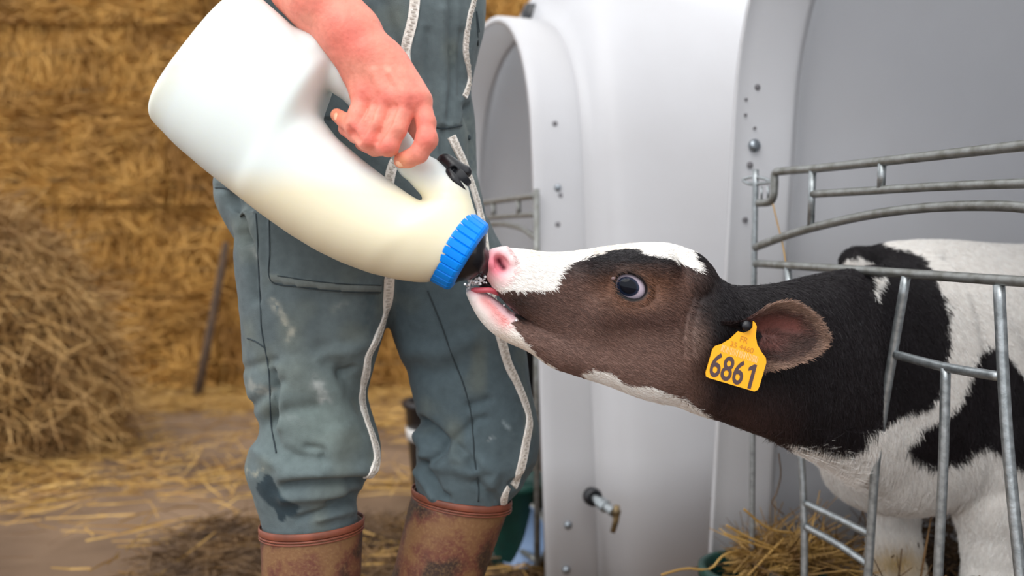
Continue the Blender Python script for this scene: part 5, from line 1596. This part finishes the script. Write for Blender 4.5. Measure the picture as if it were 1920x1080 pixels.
# ---- eyes
def eye(c, R, seen):
    Vs, Fs = ball((0, 0, 0), (1, 1, 1), 64, 48)
    Vs = Vs[:, [0, 2, 1]]                       # poles front and back
    c4 = np.tile(lin((196, 182, 196)), (len(Vs), 1))
    q = np.hypot((Vs[:, 0] + 0.14) / 0.70, (Vs[:, 2] + 0.10) / 0.76)
    fr = Vs[:, 1] < 0
    iris = np.clip((1.0 - q) / 0.06, 0, 1) * fr
    c4 = c4 * (1 - iris[:, None]) + lin((34, 42, 62)) * iris[:, None]
    pu = np.clip((0.80 - q) / 0.1, 0, 1) * fr
    c4 = c4 * (1 - pu[:, None]) + lin((14, 17, 26)) * pu[:, None]
    Vw = c + (Vs * np.array([0.0192, 0.0105, 0.0146])) @ R.T
    m_ = eye_mat
    return obj('eye', Vw, Fs if True else Fs, m_, calf, col=c4)
eye_mat = mat_attr('eyeball', rough=0.05, spec=0.18, coat=0.0)
eye(EC, ER, True)
obj('tear_duct', *ball(W(1150, 522, f.hit(1150, 522, 0.95, 1.2) - 0.0005), (0.0026, 0.0012, 0.002), 12, 8), mat('wet_corner', (120, 98, 98), 0.15), calf)
far_c = EC - 2 * ((EC - np.array([W(1181, 537, dep(1181))[0], dep(1181), EC[2]])) @ axis_n) * axis_n
eye(far_c + axis_n * -0.004, np.diag([1, -1, 1]) @ ER, False)

# ---- tongue and milk froth
Vt, Ft = tube(smoothline(np.array([W(884, 543, 0.997), W(900, 544, 0.993), W(918, 544, 0.993), W(935, 550, 1.004)]), 16), np.interp(np.linspace(0, 1, 16), [0, 0.15, 0.8, 1], [0.0015, 0.0030, 0.0032, 0.003]), 12)
obj('tongue', Vt, Ft, M['tongue'], calf)
mb = MB()
for i in range(90):
    q = rng.uniform(); x = 878 + 32 * q + rng.normal(0, 2); y = 531 - 8 * q + rng.normal(0, 4)
    mb.add(*ball(W(x, y, 0.995 + rng.normal(0, 0.004)), (rng.uniform(0.0006, 0.0019),) * 3, 8, 6))
for (x, y) in [(872, 533), (876, 536), (930, 558), (945, 572), (968, 601), (920, 552)]:
    mb.add(*ball(W(x, y, f.hit(min(max(x, 880), 985), y + 3, 0.93, 1.2) - 0.001), (0.0013, 0.0013, 0.0013), 8, 6))
mb.build('milk_froth', M['foam'], calf, kind='stuff')

# ---- ear tag
TD = 1.012
tag_px = [(1412, 602), (1416, 605), (1419, 612), (1417, 630), (1420, 646), (1428, 660), (1436, 671), (1437, 680), (1424, 724), (1421, 731), (1414, 734), (1330, 709), (1324, 706), (1323, 699), (1336, 655), (1341, 649), (1353, 645), (1368, 636), (1384, 621), (1394, 624), (1405, 620), (1411, 614)]
def tagd(x, y): return TD + (y - 670) * -0.00005 + (x - 1380) * 0.00012
pf = np.array([W(x, y, tagd(x, y)) for x, y in tag_px]); pb = pf + np.array([0, 0.0018, 0])
m = len(pf)
Vt = np.vstack([pf, pb]); Ft = [tuple(range(m))[::-1], tuple(range(m, 2 * m))] + [(i, (i + 1) % m, m + (i + 1) % m, m + i) for i in range(m)]
ear_tag = obj('ear_tag', Vt, Ft, M['tag'], calf, smooth=False, label='orange plastic ear tag printed 6861')
Vt, Ft = lathe(W(1401, 611, TD - 0.002), (0, 1, 0), [(0, 0), (0, 0.0055), (0.003, 0.0058), (0.004, 0.004), (0.034, 0.003), (0.034, 0)], 20)
obj('tag_stud', Vt, Ft, M['black_plastic'], ear_tag)
tx = W(1414, 734, tagd(1414, 734)) - W(1323, 704, tagd(1323, 704)); tx /= np.linalg.norm(tx)
tn = np.cross(W(1341, 649, tagd(1341, 649)) - W(1323, 704, tagd(1323, 704)), tx); tn /= np.linalg.norm(tn)
if tn[1] > 0: tn = -tn
ty = np.cross(tn, tx)
def print_text(name, txt, px, py, h_px, w_px, m_, bold=0.0):
    cu = bpy.data.curves.new(name, 'FONT'); cu.body = txt; cu.align_x = 'CENTER'; cu.align_y = 'CENTER'; cu.extrude = 0.0; cu.offset = bold
    tmp = bpy.data.objects.new('tmp', cu); C.objects.link(tmp)
    dg = bpy.context.evaluated_depsgraph_get(); dg.update()
    me = bpy.data.meshes.new_from_object(tmp.evaluated_get(dg))
    bpy.data.objects.remove(tmp)
    co = np.empty(len(me.vertices) * 3, np.float32); me.vertices.foreach_get('co', co); co = co.reshape(-1, 3).astype(float)
    co[:, 0] -= (co[:, 0].min() + co[:, 0].max()) / 2; co[:, 1] -= (co[:, 1].min() + co[:, 1].max()) / 2
    sx_ = w_px / FPX * TD / (co[:, 0].max() - co[:, 0].min()); sy_ = h_px / FPX * TD / (co[:, 1].max() - co[:, 1].min())
    c = W(px, py, tagd(px, py))
    Vx = c + tn * 0.0006 + co[:, :1] * sx_ * tx + co[:, 1:2] * sy_ * ty
    Fx = [tuple(p.vertices) for p in me.polygons]
    return obj(name, Vx, Fx, m_, ear_tag, smooth=False)
print_text('tag_number', '686', 1364, 691, 47, 68, M['tag_ink'], 0.016)
c1_ = W(1410, 706, tagd(1410, 706)) + tn * 0.0006
one = np.array([(-3.5, -23.5), (3.5, -23.5), (3.5, 23.5), (-2, 23.5), (-11, 15), (-11, 8), (-3.5, 12)]) / FPX * TD
obj('tag_number', c1_ + one[:, :1] * tx + one[:, 1:] * ty, [tuple(range(7))], M['tag_ink'], ear_tag, smooth=False)
print_text('tag_print', 'FR', 1395, 637, 11, 16, M['tag_faint'])
print_text('tag_print', '35 4460', 1391, 651, 10, 48, M['tag_faint'])
mb = MB(); q = -38.0
while q < 38:
    w_ = rng.uniform(0.6, 1.6); c = W(1387, 664, tagd(1387, 664)) + tx * (q / FPX * TD)
    hx, hy = w_ / FPX * TD * 0.5, 6.5 / FPX * TD
    mb.add([c + tn * 0.0005 + tx * a * hx + ty * b * hy for a, b in ((-1, -1), (1, -1), (1, 1), (-1, 1))], [(0, 1, 2, 3)])
    q += w_ + rng.uniform(1.0, 2.4)
mb.build('tag_barcode', M['tag_pale'], ear_tag, smooth=False)
